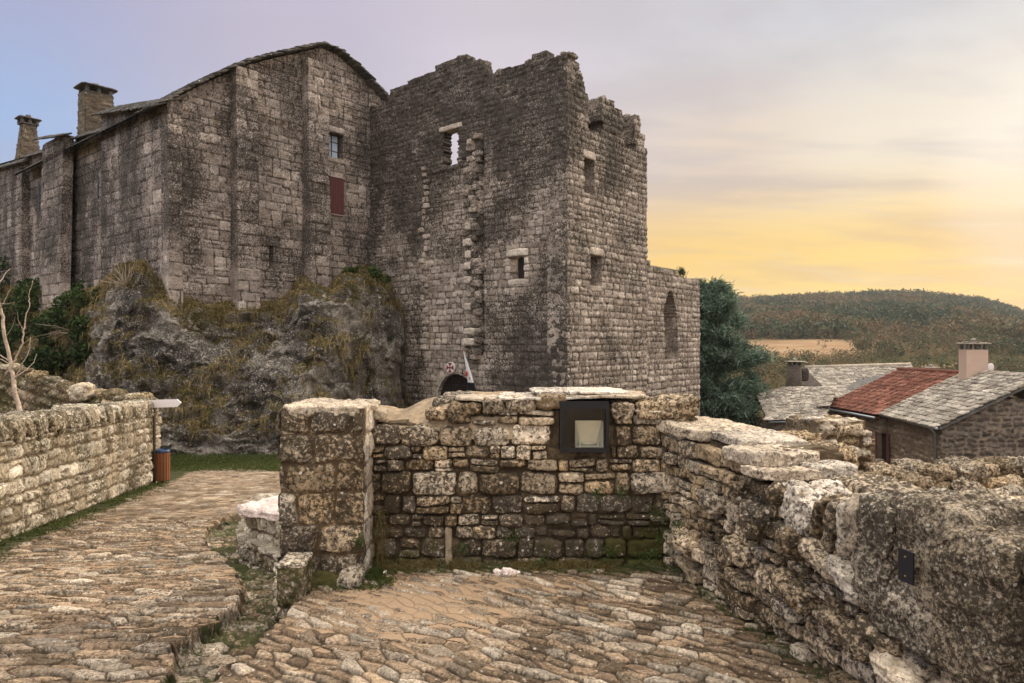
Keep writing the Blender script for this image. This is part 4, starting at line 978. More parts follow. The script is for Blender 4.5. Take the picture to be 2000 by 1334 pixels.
# ---- curtain wall running on behind the tower
cu_ = empty('curtain_wall', 'lower ruined wall joining the tower on the right, with a tall narrow broken opening', 'stone wall')
CO = TC+UR*s_c-NR*.12
ct = prof([(1240,500),(1263,500),(1268,510),(1274,524),(1290,526),(1310,531),(1330,536),(1345,541),(1366,548),(1380,550)], CO, UR)
op = rect(1296, 578, 1321, 704, CO, UR)
cl = hit(1366, 600, CO, UR)[0]
def kc(cu, cv, bu, bv, i):
    j = .07*np.sin(np.floor(cv/.27)*12.7)
    ins = (cu > op[0]+j) & (cu < op[1]+j*.8+.06) & (cv > op[2]) & (cv < op[3]+.25-((cu-(op[0]+op[1])/2)*1.6)**2)
    return (bv < np.interp(bu, *ct)) & ~ins
a = Acc(); KR['rough'] = .035
mason(a, planeF(CO, UR, NR), cl, 8.3, .05, Lay(8, 9, (.2,.3), (.26,.55), 131, .04), kc, thick=.9, segs=6, seed=37, alpha=lambda u, v: .28+.3*fbm(u*.5, v*.5, 19, 3), ragged=.05, moss=lambda u, v: .42*sst(6.7, 7.6, v), **KR)
a.build('stone_face', M['tower'], cu_)
a = Acc(); mason(a, planeF(CO+UR*cl+UR*.02, UF, UR), 5, 7., .1, Lay(8, 9, (.2,.3), (.26,.55), 132, 0), None, thick=.6, segs=2, seed=38, **KR)
a.build('end_face', M['tower'], cu_)
a = Acc(); mason(a, planeF(CO-NR*3.2+UR*.3, UR, NR), cl-.3, 6.5, .12, Lay(8, 9, (.2,.3), (.26,.55), 133, 0), None, thick=.6, segs=2, seed=39, **KR)
a.build('rear_face', M['tower'], cu_)

# ---- great hall with gable
hl = empty('castle_hall', 'tall old stone hall with a gabled slab roof, flat buttresses and two chimneys', 'stone building')
GC = TC+UF*11.12; GC = GC.copy()                       # inner corner between tower front and hall gable
GUv = -UR                                              # towards the hall's near corner
gl_, _ = hit(318, 400, GC, GUv); HC = GC+GUv*gl_        # near corner of the hall
gt = prof([(790,236),(752,203),(748,196),(700,142),(655,104),(640,97),(625,92),(600,97),(560,106),(520,115),(480,126),(443,141),(400,160),(360,180),(330,198),(300,214)], GC, GUv)
win = rect(641, 259, 670, 308, GC, GUv); shu = rect(632, 346, 670, 419, GC, GUv); slit = rect(525, 479, 535, 526, GC, GUv)
KH = dict(warp=.04, ws=1., relief=.016, edge=.03, gap=.022, bulge=.005, rfrac=.3, rmax=.04, rough=.026, rs=3.5)
def al_h(u, v): return .42+.45*fbm(u*.4, v*.25, 13, 3)-.25*sst(5, 2, v-3)*1
a = Acc()
GX = 1.4
mason(a, planeF(GC-GUv*GX, GUv, NR), gl_+GX, 18, .05, Lay(13, 18, (.26,.44), (.30,.74), 141, .14),
      lambda cu, cv, bu, bv, i: (cv < np.interp(cu-GX, *gt)-.05) & ~inr(win, cu-GX, cv) & ~inr(slit, cu-GX, cv), thick=.7, segs=4, seed=41, alpha=al_h, **KH)
a.build('gable_wall', M['hall'], hl)
def mo_h(u, v): return .2*fbm(u*.5, v*.5, 23, 3)+.12
def butt(O, U, N, px0, px1, topv, dep, name='buttress', z0=0., seed=0, mat='hall', taper=.02):
    u0 = min(hit(px0, 400, O, U)[0], hit(px1, 400, O, U)[0]); u1 = max(hit(px0, 400, O, U)[0], hit(px1, 400, O, U)[0])
    a = Acc(); base = planeF(O+U*u0+N*dep, U, N)
    F = lambda u, v, h: base(u, v, h+taper*(topv-v))
    tv = topv
    mason(a, F, u1-u0, tv, .05, Lay(u1-u0, tv+1, (.34,.5), (.5,1.), 151+seed, 0), None, thick=dep+.15, segs=3, seed=43+seed, alpha=al_h, moss=mo_h, **KH)
    return a.build(name, M[mat], hl)
butt(GC, GUv, NR, 450, 492, float(np.interp(hit(468, 300, GC, GUv)[0], *gt))-.15, .42, seed=1)
butt(GC, GUv, NR, 590, 630, float(np.interp(hit(610, 300, GC, GUv)[0], *gt))-.65, .42, seed=2)
# side wall in bays
HS = HC
def zt(px, py): return hit(px, py, HS, UF)[1]-Z0
bays = [(315,198,207,224,.0),(206,130,248,269,-.35),(150,38,274,303,-.45),(38,-60,318,345,-.1)]
for k, (xa, xb, ya, yb, off) in enumerate(bays):
    ua, ub = hit(xa, 300, HS, UF)[0], hit(xb, 300, HS, UF)[0]; ua = max(ua, -0.0); za, zb = zt(xa, ya), zt(xb, yb)
    a = Acc(); O = HS+UF*ua+NF*off
    mason(a, planeF(O, UF, NF), ub-ua, max(za, zb), .055, Lay(ub-ua, 16, (.32,.5), (.4,.85), 161+k, .05), lambda cu, cv, bu, bv, i: cv < za+(zb-za)*cu/(ub-ua),
          thick=.6, segs=3, seed=51+k, alpha=lambda u, v: .55+.5*fbm(u*.9, v*.15, 13+k, 3)-.7*sst(1.2, .2, za-v)*(k in (1, 2)), **KH)
    a.build('side_wall', M['hall'], hl)
butt(HS, UF, NF, 137, 96, zt(115, 276), .25, seed=4)
# wide corner pier on the gable side
butt(GC, GUv, NR, 345, 318.5, float(np.interp(hit(340, 300, GC, GUv)[0], *gt))-.25, .35, seed=6)
# arrow slits of the side wall
for (px, y0, y1) in ((193,333,388),(77,355,410)):
    a = Acc()
    r = rect(px-1.5, y0, px+1.5, y1, HS+NF*(0 if px > 198 else -.35), UF); O = HS+NF*(-.35)
    box(a, O+UF*(r[0]+r[1])/2+np.array([0,0,(r[2]+r[3])/2])+NF*.03, UF*.05, NF*.012, [0,0,(r[3]-r[2])/2]); a.build('arrow_slit', M['black'], hl, smooth=False)
# roof: planes plus slab edges
PK = int(np.argmax(gt[1])); up_, zp2 = gt[0][PK], gt[1][PK]
pts = [(float(u), float(z)) for u, z in zip(*gt) if -1.2 < u < gl_+.6]
a = Acc()
DEEP = 16
for (u0, z0), (u1, z1) in zip(pts[:-1], pts[1:]):
    P = [GC+GUv*u+np.array([0,0,z+.04+dz])+NR*.1*0+UF*d for d in (0, DEEP) for (u, z) in ((u0,z0),(u1,z1)) for dz in (0, .1)]
    a.add(P, [(1,3,7,5),(0,4,6,2),(0,2,3,1),(4,5,7,6)])
a.build('roof', M['slate'], hl, smooth=False)
a = Acc(); q = random.Random(9)
L_ = np.cumsum([0]+[math.hypot(pts[i+1][0]-pts[i][0], pts[i+1][1]-pts[i][1]) for i in range(len(pts)-1)])
for row in range(3):
    s_ = 0
    while s_ < L_[-1]:
        u = np.interp(s_, L_, [p[0] for p in pts]); z = np.interp(s_, L_, [p[1] for p in pts]); u2 = np.interp(s_+.1, L_, [p[0] for p in pts]); z2 = np.interp(s_+.1, L_, [p[1] for p in pts])
        d = GUv*(u2-u)+np.array([0,0,z2-z]); d = d/(np.linalg.norm(d)+1e-6); nrm = np.cross(d, UF); nrm = nrm*np.sign(nrm[2]+1e-6)
        sg_ = 1 if u > up_ else -1
        dd_ = d*sg_; dd_ = dd_+nrm*.2; ln = q.uniform(.22,.36)
        rock(a, GC+GUv*u+np.array([0,0,z])+nrm*(.09+.0*row)+NR*(.10-row*.62+q.uniform(-.06,.06)), dd_*ln, UF*.36, nrm*q.uniform(.028,.04), s_*3+row*17, 7, 7, .3, 1.5, 4)
        s_ += q.uniform(.24,.34)
a.build('roof_slabs', M['slate'], hl)
tag(hl.children[-1], 'overlapping edge slabs of the roof', kind='stuff')
a = Acc()   # eaves slabs over the bays, with their bit of roof
for k, (xa, xb, ya, yb, off) in enumerate(bays+[(137,92,270,275,.3)]):
    ua, ub = hit(xa, 300, HS, UF)[0], hit(xb, 300, HS, UF)[0]
    za, zb = zt(xa, ya), zt(xb, yb); u = ua-.1
    while u < ub+.1:
        z = za+(zb-za)*(u-ua)/(ub-ua); w_ = q.uniform(.3,.5)
        for j in range(3 if k < 4 else 1):
            rock(a, HS+UF*u+NF*(off+.02-j*.3)+np.array([0,0,z+.06+j*.2]), UF*w_*.55, (NF-np.array([0,0,.45]))*.33, np.array([0,0,.035]), u*5+k+j, 6, 7, .25, 1.5, 3)
        u += w_*.9
a.build('eaves_slabs', M['slate'], hl); tag(hl.children[-1], 'stone slabs along the eaves', kind='stuff')
a = Acc()
for (xa, xb, ya, yb) in ((316,198,205,222),(200,136,248,266),(98,-60,284,330)):
    ua, ub = hit(xa, 300, HS, UF)[0], hit(xb, 300, HS, UF)[0]; za, zb = zt(xa, ya)+.05, zt(xb, yb)+.05
    a.add([HS+UF*ua+[0,0,za]-NF*.45, HS+UF*ub+[0,0,zb]-NF*.45, HS+UF*ub+[0,0,zb+1.6]-NF*5, HS+UF*ua+[0,0,za+1.6]-NF*5], [(0,1,2,3)])
a.build('side_roof', M['slate'], hl, smooth=False)
# chimneys
M['chim'] = stone_mat('chimney_rubble', [(.10,.08,.065),(.16,.13,.10),(.22,.18,.14)], sc=.6, dark=.5, white=.2, yellow=.2)
def chimney(px0, px1, pyb, pyt, d, taper, nm, par, yaw):
    c0 = at((px0+px1)/2, pyb, d); w_ = (px1-px0)/F0*d*.70; h = (pyb-pyt)/F0*d
    m = rot(yaw); X_, Y_ = m@[1,0,0], m@[0,1,0]
    ch = Acc()
    for k, (N_, U_) in enumerate(((-Y_, X_), (X_, Y_), (Y_, -X_), (-X_, -Y_))):
        half = w_/2*(1 if k % 2 == 0 else .8); other = w_/2*(.8 if k % 2 == 0 else 1)
        base = planeF(c0, U_, N_)
        F = lambda u, v, hh, half=half, other=other, base=base: base((u-half)*(1-taper*(v+.6)/h), v-.6, other*(1-taper*(v+.6)/h)+hh)
        mason(ch, F, 2*half, h+.6, .05, Lay(3, 4, (.07,.13), (.15,.4), 171+k, .1), None, thick=0, seed=61+k, warp=.04, ws=.4, relief=.03, edge=.03, gap=.02, bulge=.01, rfrac=.4, rmax=.04, rough=.03, rs=4)
    top = c0+np.array([0,0,h]); wt = w_*(1-taper)
    o = ch.build(nm, M['chim'], par)
    cp_ = Acc()
    for i in (-1, 0, 1):
        for j in (-1, 1): cp_ = Acc(); rock(cp_, top+X_*wt*.42*i+Y_*wt*.33*j+[0,0,.10], X_*.07, Y_*.09, np.array([0,0,.13]), i*3+j, 5, 5, .2); cp_.build('vent_stone', M['slate'], o)
    cp_ = Acc(); box(cp_, top+[0,0,-.02], X_*wt*.5, Y_*wt*.4, [0,0,.03])
    cp_.build('vent_floor', M['slate'], o)
    cp_ = Acc()
    rock(cp_, top+[0,0,.26], X_*wt*.66, Y_*wt*.58, (np.array([0,0,.035])), 4, 14, 7, .3, 1.5); rock(cp_, top+X_*wt*-.2+[0,0,.32], X_*wt*.38, Y_*wt*.4, (np.array([0,0,.03])), 5, 10, 7, .3, 1.5)
    rock(cp_, top+[0,0,.42], X_*.12, Y_*.12, np.array([0,0,.12]), 8, 8, 3, .4); cp_.build('chimney_cap', M['slate'], o)
    return o
yawH = math.atan2(UR[1], UR[0])
chimney(150, 224, 266, 186, 31.2, .05, 'chimney', hl, yawH+R(0)); chimney(26, 84, 296, 243, 37.5, .26, 'chimney', hl, yawH)
# window, shutter, slit
def rp2(r, du=0, dv=0): return
a = Acc(); wc = GC+GUv*(win[0]+win[1])/2+np.array([0,0,(win[2]+win[3])/2])-NR*.32; hw, hv = (win[1]-win[0])/2, (win[3]-win[2])/2
for s_ in (-1, 1):
    box(a, wc+GUv*s_*(hw-.03), GUv*.035, NR*.03, [0,0,hv]); box(a, wc+np.array([0,0,s_*(hv-.03)]), GUv*(hw-.065), NR*.028, [0,0,.035])
for s_ in (-.36, .36): box(a, wc+np.array([0,0,s_*hv]), GUv*(hw-.065), NR*.014, [0,0,.014])
box(a, wc, GUv*.018, NR*.02, [0,0,hv-.065])
wf = a.build('window', M['frame'], hl, smooth=False)
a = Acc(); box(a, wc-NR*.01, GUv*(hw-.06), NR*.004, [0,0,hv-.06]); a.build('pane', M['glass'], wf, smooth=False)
lintel(win, GC, GUv, NR, M['hall'], hl, .1, .25)
a = Acc(); sc_ = GC+GUv*(shu[0]+shu[1])/2+np.array([0,0,(shu[2]+shu[3])/2])+NR*.06; hw, hv = (shu[1]-shu[0])/2, (shu[3]-shu[2])/2
for k in range(7): box(a, sc_+GUv*hw*(-1+(2*k+1)/7), GUv*hw/7*.93, NR*.018, [0,0,hv-.01*(k%2)])
sh = a.build('shutter', M['shutter'], hl, smooth=False)
a = Acc(); box(a, sc_+np.array([0,0,hv+.01])+NR*.005, GUv*(hw+.02), NR*.03, [0,0,.012]); a.build('shutter_rail', M['pink'], sh); a = Acc(); box(a, sc_-np.array([0,0,hv+.0])+NR*.005, GUv*(hw+.01), NR*.026, [0,0,.012]); a.build('shutter_rail', M['pink'], sh)
a = Acc(); box(a, GC+GUv*(slit[0]+slit[1])/2+np.array([0,0,(slit[2]+slit[3])/2])-NR*.6, GUv*.3, NR*.01, [0,0,1.]); a.build('slit_back', M['black'], hl)  # black sheet added behind the slit in place of its inner shade

# ---- emblem, banner, notice by the door
em = empty('round_emblem', 'round white plaque with a dark red flared cross above the arched door', 'emblem')
eu, ez = hit(883, 718, TC, UF); ec = TC+UF*eu+np.array([0,0,ez-Z0])+NF*.09; er = .24
a = Acc(); V = []; n = 40
for h in (-.05, .03):
    for k in range(n): t = 2*math.pi*k/n; V.append(ec+UF*er*math.cos(t)+np.array([0,0,er*math.sin(t)])+NF*h)
V += [ec+NF*.03]
a.add(V, [(k, (k+1)%n, n+(k+1)%n, n+k) for k in range(n)], [(2*n, n+k, n+(k+1)%n) for k in range(n)]); a.build('plaque', M['white'], em, smooth=False)
a = Acc()
for k in range(4):
    t = math.pi/2*k; d_ = UF*math.cos(t)+np.array([0,0,math.sin(t)]); e_ = -UF*math.sin(t)+np.array([0,0,math.cos(t)])
    pr_ = [(.02,.02),(.10,.035),(.20,.115),(.20,-.115),(.10,-.035),(.02,-.02)]
    V = [ec+d_*r+e_*s_+NF*.04 for r, s_ in pr_]; a.add(V, [(0,1,4,5),(1,2,3,4)])
    V = [ec+d_*r+e_*s_+NF*.04 for r, s_ in ((.03,.03),(.03,-.03),(-.03,-.03),(-.03,.03))]
a.add(V, [(0,1,2,3)]); a.build('cross', M['redp'], em, smooth=False)
bnr = empty('banner', 'white and black banner with a red cross hanging limply beside the arched door', 'banner')
u0, z0 = hit(924, 686, TC, UF); u1, z1 = hit(934, 772, TC, UF)
P0 = TC+UF*u0+np.array([0,0,z0-Z0])+NF*.55; P1 = TC+UF*u1+np.array([0,0,z1-Z0])+NF*.35
a = Acc(); u2, z2 = hit(930, 800, TC, UF); tube(a, [P0+[0,0,.1], TC+UF*(u2-.0)+np.array([0,0,z2-Z0])+NF*.1], .022, 8); a.build('pole', M['polew'], bnr)
def cloth(f0, f1, mat, nm, off=0, wsc=1., c0=0.):
    a = Acc(); nv_, nu_ = 18, 22; V = []
    for j in range(nv_):
        f = f0+(f1-f0)*j/(nv_-1); wd_ = (.05+.40*f)*wsc
        for i in range(nu_):
            g_ = i/(nu_-1)-.5; fold = .05*math.sin(g_*19+f*3)*(0.3+f)
            p = P0*(1-f)+P1*f; p = p-UF*(g_+c0)*wd_*.85-UF*.07*f+NF*(fold+off)+np.array([0,0,-.08*abs(g_)*(f == f1)])
            V.append(p)
    a.add(V, grid_faces(nu_, nv_)); return a.build(nm, M[mat], bnr)
cloth(0, .70, 'clothw', 'white_field'); cloth(.70, 1.06, 'clothb', 'black_field')
a = Acc(); pc = P0*.5+P1*.5
for k in range(4):
    t = math.pi/2*k+.3; d_ = -UF*math.cos(t)*.7+np.array([0,0,math.sin(t)]); e_ = UF*math.sin(t)*.7+np.array([0,0,math.cos(t)])
    a.add([pc+NF*.10-UF*.03+d_*r+e_*s_ for r, s_ in ((.0,.015),(.10,.05),(.10,-.05),(.0,-.015))], [(0,1,2,3)])
pc = P0*.38+P1*.62
a.add([pc+NF*.11-UF*.09+np.array([0,0,z_])-UF*x_ for x_, z_ in ((0,0),(.05,.09),(.08,.07),(.05,-.03))], [(0,1,2,3)]); a.build('red_cross', M['clothr'], bnr, smooth=False)
nt = empty('blue_notice', 'small light blue notice fixed to the dark arched door', 'notice')
nu0, nz0 = hit(871, 777, TC, UF); nc = TC+UF*(nu0+.0)+np.array([0,0,nz0-Z0])-NF*.12
a = Acc(); box(a, nc, UF*.17, NF*.008, [0,0,.13]); a.build('card', M['sky_blue'], nt, smooth=False)
a = Acc()
for k, w_ in ((0,.12),(1,.09),(2,.11)): box(a, nc+NF*.011+np.array([0,0,.07-.05*k]), UF*w_, NF*.002, [0,0,.010])
a.build('text_line', M['ink'], nt, smooth=False)
# ================================================================== ROCK OUTCROP
rp_px = np.array([-120,0,60,130,200,240,280,330,400,460,520,560,590,640,680,720,760,785,803])
rp_ty = np.array([560,558,565,585,560,520,508,560,598,590,590,580,536,560,524,520,545,605,800])
rp_fd = np.array([29,27,26,25,24,23.5,23,22.6,22.3,22.2,22.2,22.5,23,23.6,24.8,26.4,28.3,29.4,30.1])
na, nb = 420, 210
pa = np.linspace(-120, 803, na)
def wall_d(px):
    if px < 316: O, U = HS, UF
    elif px < 724: O, U = GC, GUv
    else: O, U = TC, UF
    t, _ = hit(px, 400, O, U); return O[1]+t*U[1]
wd_ = np.array([wall_d(p) for p in pa]); wd_ = np.convolve(np.pad(wd_, 6, 'edge'), np.ones(13)/13, 'valid')
ty = np.interp(pa, rp_px, rp_ty); fd = np.interp(pa, rp_px, rp_fd)
k_ = (pa-1000)/F0
pa2, b = np.meshgrid(np.arange(na), np.linspace(0, 1.12, nb))
td = wd_+.1; tz = EYE+(667-ty)/F0*(td-.3)
mound = sst(560, 640, pa)*sst(803, 785, pa)
lf_ = sst(260, 100, pa)
G = (.35*b+.65*np.clip(b, 0, 1)**4)*(1-mound)+(.22*b+.78*np.clip(b, 0, 1)**9)*mound
G = G*(1-lf_)+np.clip(b, 0, 1.1)*lf_
D = fd+(td-fd)*np.minimum(G, 1.0)+np.maximum(b-1, 0)*1.5
zf = -2.7
Zr = zf+(tz-zf)*np.minimum(b, 1.0)+np.maximum(b-1, 0)*.3
Xr = k_*D; Yr = D
n1 = fbm(Xr*.28, Yr*.28, Zr*.38, 4, .55); n2 = fbm(Xr*1.1+5, Yr*1.1, Zr*1.4, 5, .6)
rid = 1-np.abs(fbm(Xr*.55+9, Yr*.55, Zr*.9+3, 4, .5))*2.2
fade = sst(1.05, .8, b)*.9+.1
disp = (1.3*n1+.40*n2+.45*(rid-.7)+.07*fbm(Xr*3.5, Yr*3.5, Zr*4, 4, .6))*fade
strat = .16*np.tanh(3*fbm(Xr*.3, Yr*.3, Zr*3.2, 3))*fade
Yr2 = Yr-(disp+strat); Xr2 = Xr+.25*disp
Zr2 = Zr+.35*n2*fade
P = np.stack([Xr2, Yr2, Zr2], -1)
du = np.gradient(P, axis=1); dv = np.gradient(P, axis=0); NN = np.cross(du, dv); NN /= np.linalg.norm(NN, axis=-1, keepdims=True)+1e-9
upn = NN[..., 2]*np.where(NN[..., 1] > 0, -1, 1)
grassn = fbm(Xr*.45+3, Yr*.45, Zr*.7, 3)
gmask = sst(.02, .3, grassn*.9+.75*(upn-.25)+.75*sst(.78, 1.0, b)*(1-mound*.3)-.24+.75*lf_+.12*mound)
gmask = gmask*sst(.12, .3, b)
mo = np.clip(.13+.42*gmask+.12*upn, 0, .72)
a = Acc(); A = np.zeros(P.shape[:2]+(4,)); A[..., 0] = .5+.4*n1; A[..., 1] = .5; A[..., 2] = 1; A[..., 3] = .55+.5*fbm(Xr*.4, Yr*.4, Zr*.4, 2)
a.add(P.reshape(-1, 3), grid_faces(na, nb), A=np.clip(A, 0, 1.2).reshape(-1, 4), W=mo.ravel())
tag(a.build('rock_slope', M['rock']), kind='structure')

def blades(acc, P, Dr, L, w, droop, col, segs=3):
    n = len(P); Dr = Dr/np.linalg.norm(Dr, axis=1, keepdims=True)
    side = np.cross(Dr, rg.normal(size=(n, 3))); side /= np.linalg.norm(side, axis=1, keepdims=True)+1e-9
    V = []
    for k in range(segs+1):
        f = k/segs; c_ = P+Dr*(L*f)[:, None]+np.array([0,0,-1.])*(droop*L*f*f)[:, None]
        ww = (w*(1-f*.92))[:, None]*side
        V += [c_-ww, c_+ww]
    V = np.stack(V, 1); m = 2*(segs+1)
    base = np.arange(n)[:, None]*m
    Q = np.concatenate([base+np.array([2*k, 2*k+1, 2*k+3, 2*k+2]) for k in range(segs)])
    A = np.stack([col, col, 1+0*col, col], 1); A = np.repeat(A, m, axis=0)
    acc.add(V.reshape(-1, 3), Q, A=A)
def tufts(acc, C_, nper, r, L, w, spread, droop, col, lean=(0,0,0), cvar=.2):
    n = len(C_); P = np.repeat(C_, nper, 0)+rg.normal(size=(n*nper, 3))*np.array([r, r, r*.35])
    Dr = rg.normal(size=(n*nper, 3))*spread; Dr[:, 2] = np.abs(Dr[:, 2])*.5+1; Dr += np.array(lean)
    c_ = np.clip(np.repeat(np.broadcast_to(col, (n,)), nper)+rg.normal(size=n*nper)*cvar, 0, 1)
    blades(acc, P, Dr, L*rg.uniform(.5, 1.2, n*nper), w*rg.uniform(.6, 1.3, n*nper), droop*rg.uniform(.5, 1.4, n*nper), c_)
pr = gmask.ravel()**1.5; pr[np.isnan(pr)] = 0
vis = (pa2.ravel() > 0)
idx = rg.choice(len(pr), 2500, p=pr/pr.sum()); C_ = P.reshape(-1, 3)[idx]+np.array([0,-.03,0])
a = Acc(); gcol = np.clip(.5+1.1*fbm(C_[:,0]*.7, C_[:,1]*.7, C_[:,2]*.7, 3), .05, .95)
tufts(a, C_, 20, .10, .36, .016, .75, 1.5, gcol, lean=(.1,-.55,-.3))
tag(a.build('dry_grass', M['dry']), 'dry brown grass tufts hanging from the ledges of the castle rock', 'dry grass', kind='stuff')
# green clumps and moss cushions on the rock
gi = rg.choice(len(pr), 900, p=pr/pr.sum()); C_ = P.reshape(-1, 3)[gi]+np.array([0,-.02,0])
a = Acc(); tufts(a, C_, 22, .12, .17, .012, 1., .9, .4, lean=(0,-.4,0)); tag(a.build('green_moss_tufts', M['moss']), 'olive green moss and short tufts on the castle rock', 'moss', kind='stuff')
def leaves(acc, P, s, col, up=.4):
    n = len(P); nr = rg.normal(size=(n, 3))+np.array([0,-.5,up]); nr /= np.linalg.norm(nr, axis=1, keepdims=True)
    t = np.cross(nr, rg.normal(size=(n, 3))); t /= np.linalg.norm(t, axis=1, keepdims=True); b_ = np.cross(nr, t)
    s = (s*rg.uniform(.6, 1.35, n))[:, None]
    V = np.stack([P-t*s, P-b_*s*.6+nr*s*.1, P+t*s, P+b_*s*.6+nr*s*.1], 1)
    A = np.stack([col, col, 1+0*col, col], 1)
    acc.add(V.reshape(-1, 3), np.arange(4*n).reshape(n, 4), A=np.repeat(A, 4, 0))
def onrock(px, py):      # nearest rock vertex seen at a picture position
    return P.reshape(-1, 3)[np.argmin((XS-px)**2+(YS-py)**2)]
flatP = P.reshape(-1, 3); XS = 1000+F0*flatP[:,0]/flatP[:,1]; YS = 667-F0*(flatP[:,2]-EYE)/flatP[:,1]
def ivy(name, label, blobs, n, s, colr, mat='ivy', kind='stuff', cat='ivy'):
    a = Acc()
    for (px, py, rx, ry, depth, wgt) in blobs:
        m = int(n*wgt); c0 = onrock(px, py)
        q = rg.normal(size=(m, 3)); q /= np.linalg.norm(q, axis=1, keepdims=True); q *= (rg.uniform(.35, 1, m)**.5)[:, None]
        sc_ = c0[1]/F0; Pp = c0+q*np.array([rx*sc_, depth, ry*sc_])
        Pp += .12*np.stack([fbm(Pp[:,0]*3, Pp[:,1]*3, Pp[:,2]*3, 2), 0*Pp[:,0], fbm(Pp[:,0]*3+9, Pp[:,1]*3, Pp[:,2]*3, 2)], 1)*2
        keep = fbm(Pp[:,0]*1.8, Pp[:,1]*1.8, Pp[:,2]*1.8, 3) > -.12
        Pp = Pp[keep]; leaves(a, Pp, s, np.clip(colr+.25*rg.normal(size=len(Pp))+.25*(q[keep][:,2]), 0, 1))
    return tag(a.build(name, M[mat]), label, cat, kind=kind)
ivy('ivy', 'green ivy climbing the foot of the hall side wall', [(150,610,40,45,.9,1),(110,640,45,40,.8,1),(70,600,35,50,.8,1),(165,575,22,30,.5,.4),(125,565,10,40,.3,.25),(165,645,28,26,.6,.5),(60,560,30,22,.5,.5),(190,590,6,30,.2,.12),(30,620,30,60,.8,.8)], 2600, .075, .45)
ivy('dark_undergrowth', 'dark undergrowth at the far left below the hall', [(10,560,40,60,.8,1),(30,680,60,40,1.,1),(110,705,60,30,1.,.9),(-20,480,28,90,.5,.8),(180,690,40,25,.8,.6)], 2600, .085, .12)
ivy('mound_shrub', 'bright green leafy creeper on top of the rock mound against the wall', [(712,532,34,13,.5,1),(742,548,18,14,.4,.5),(690,530,18,8,.3,.3)], 1100, .07, .7, cat='creeper')

# tufts round the foreground: foot of path wall, channel, parapet base
def gz(x, y): return gheight(np.array(x, float), np.array(y, float))[0]
a = Acc(); n = 520; yy = rg.uniform(5.5, 13.6, n); wx_ = -5.09-.2747*(yy-6.9); xx = wx_+np.abs(rg.normal(size=n))*.17+.04; ok = fbm(yy*.9, yy*0, 3, 2)+.25*rg.normal(size=n) > -.05
C_ = np.stack([xx, yy, gz(xx, yy)-.01], 1)[ok]; tufts(a, C_, 26, .045, .085, .0045, .8, .8, .35)
n = 1500; yy = rg.uniform(15.8, 23, n); xx = -rg.uniform(.30, .52, n)*yy; C_ = np.stack([xx, yy, gz(xx, yy)], 1); tufts(a, C_, 22, .12, .10, .008, .8, .6, .35)
n = 230; yy = rg.uniform(3.3, 7.5, n); ex_ = np.interp(yy, EY, EX); xx = ex_+np.abs(rg.normal(size=n))*.12+.01; ok = fbm(yy*1.7, 0*yy, 9, 2) > -.05; C_ = np.stack([xx, yy, gz(xx, yy)-.01], 1)[ok]; tufts(a, C_, 24, .02, .035, .0022, .9, .5, .45)
n = 130; xx = rg.uniform(-1.3, -.8, n); yy = rg.uniform(4.42, 4.66, n); C_ = np.stack([xx, yy, gz(xx, yy)], 1); tufts(a, C_, 20, .02, .07, .0022, .8, .9, .35)
n = 36; xx = rg.uniform(-.98, -.86, n); yy = rg.uniform(4.62, 4.8, n); C_ = np.stack([xx, yy, gz(xx, yy)], 1); tufts(a, C_, 26, .02, .10, .0025, .8, .9, .3)
tag(a.build('grass', M['grass']), 'short green grass and weeds along wall feet, in the gutter and below the rock', 'grass', kind='stuff')
a = Acc(); n = 420; xx = rg.uniform(-.9, .95, n); yy = 4.93-np.abs(rg.normal(size=n))*.05; ok = (fbm(xx*2.2, 0*xx, 5, 2)+.5*np.exp(-((xx+.7)/.3)**2)+.25*np.exp(-((xx-.25)/.3)**2)) > .12
C_ = np.stack([xx, yy, gz(xx, yy)], 1)[ok]; tufts(a, C_, 20, .02, .12, .0016, .9, 1.2, .3)
C_ = np.array([[-.93, 4.9, z_] for z_ in np.linspace(.05, .42, 14)]); tufts(a, C_, 22, .02, .14, .0015, .7, 2.4, .3, lean=(0,-.4,0))
tag(a.build('dry_weeds', M['dry']), 'thin dry weeds along the foot of the parapet wall', 'dry grass', kind='stuff')
a = Acc()
for (px, py, y_, s_) in ((1000,1052,4.9,.05),(1192,1078,4.9,.055),(1165,962,4.92,.05),(1215,960,4.92,.06),(1255,1088,4.8,.05),(700,1058,4.62,.035),(905,1070,4.9,.03),(1283,1000,4.85,.06),(1325,1030,4.6,.05),(1275,1085,4.75,.05),(1060,1095,4.85,.05),(1290,1050,4.85,.05)):
    c0 = at(px, py, y_); m = 60; q = rg.normal(size=(m, 3))*np.array([1,.35,1])*s_*.62; leaves(a, c0+q, .009, np.clip(.75+.2*rg.normal(size=m), 0, 1))
    blades(a, np.repeat(c0[None], 16, 0), rg.normal(size=(16, 3))*np.array([1,.5,.8])+np.array([0,-.4,.6]), rg.uniform(.6,1.3,16)*s_*1.3, np.full(16, .002), rg.uniform(.2,1,16), rg.uniform(.4,1,16))
tag(a.build('wall_ferns', M['ivy']), 'small bright green ferns and weeds growing from the joints of the parapet', 'weeds', kind='stuff')

# little tufts rooted in the castle joints
a = Acc(); Cw = []
for (px, py) in ((420,234),(410,270),(515,226),(550,236),(516,268),(598,136),(605,150),(565,430),(600,490),(412,300),(470,640),(560,585),(598,560),(345,560),(420,575),(500,590),(545,240),(590,130),(612,132)):
    u, z = hit(px, py, GC, GUv); Cw.append(GC+GUv*u+np.array([0,0,z-Z0])+NR*.06)
tufts(a, np.array(Cw), 40, .09, .20, .010, .9, 1.8, .35, lean=(.3,-.5,0)); tag(a.build('wall_tufts', M['dry']), 'small dry tufts growing from joints of the hall gable', 'dry grass', kind='stuff')
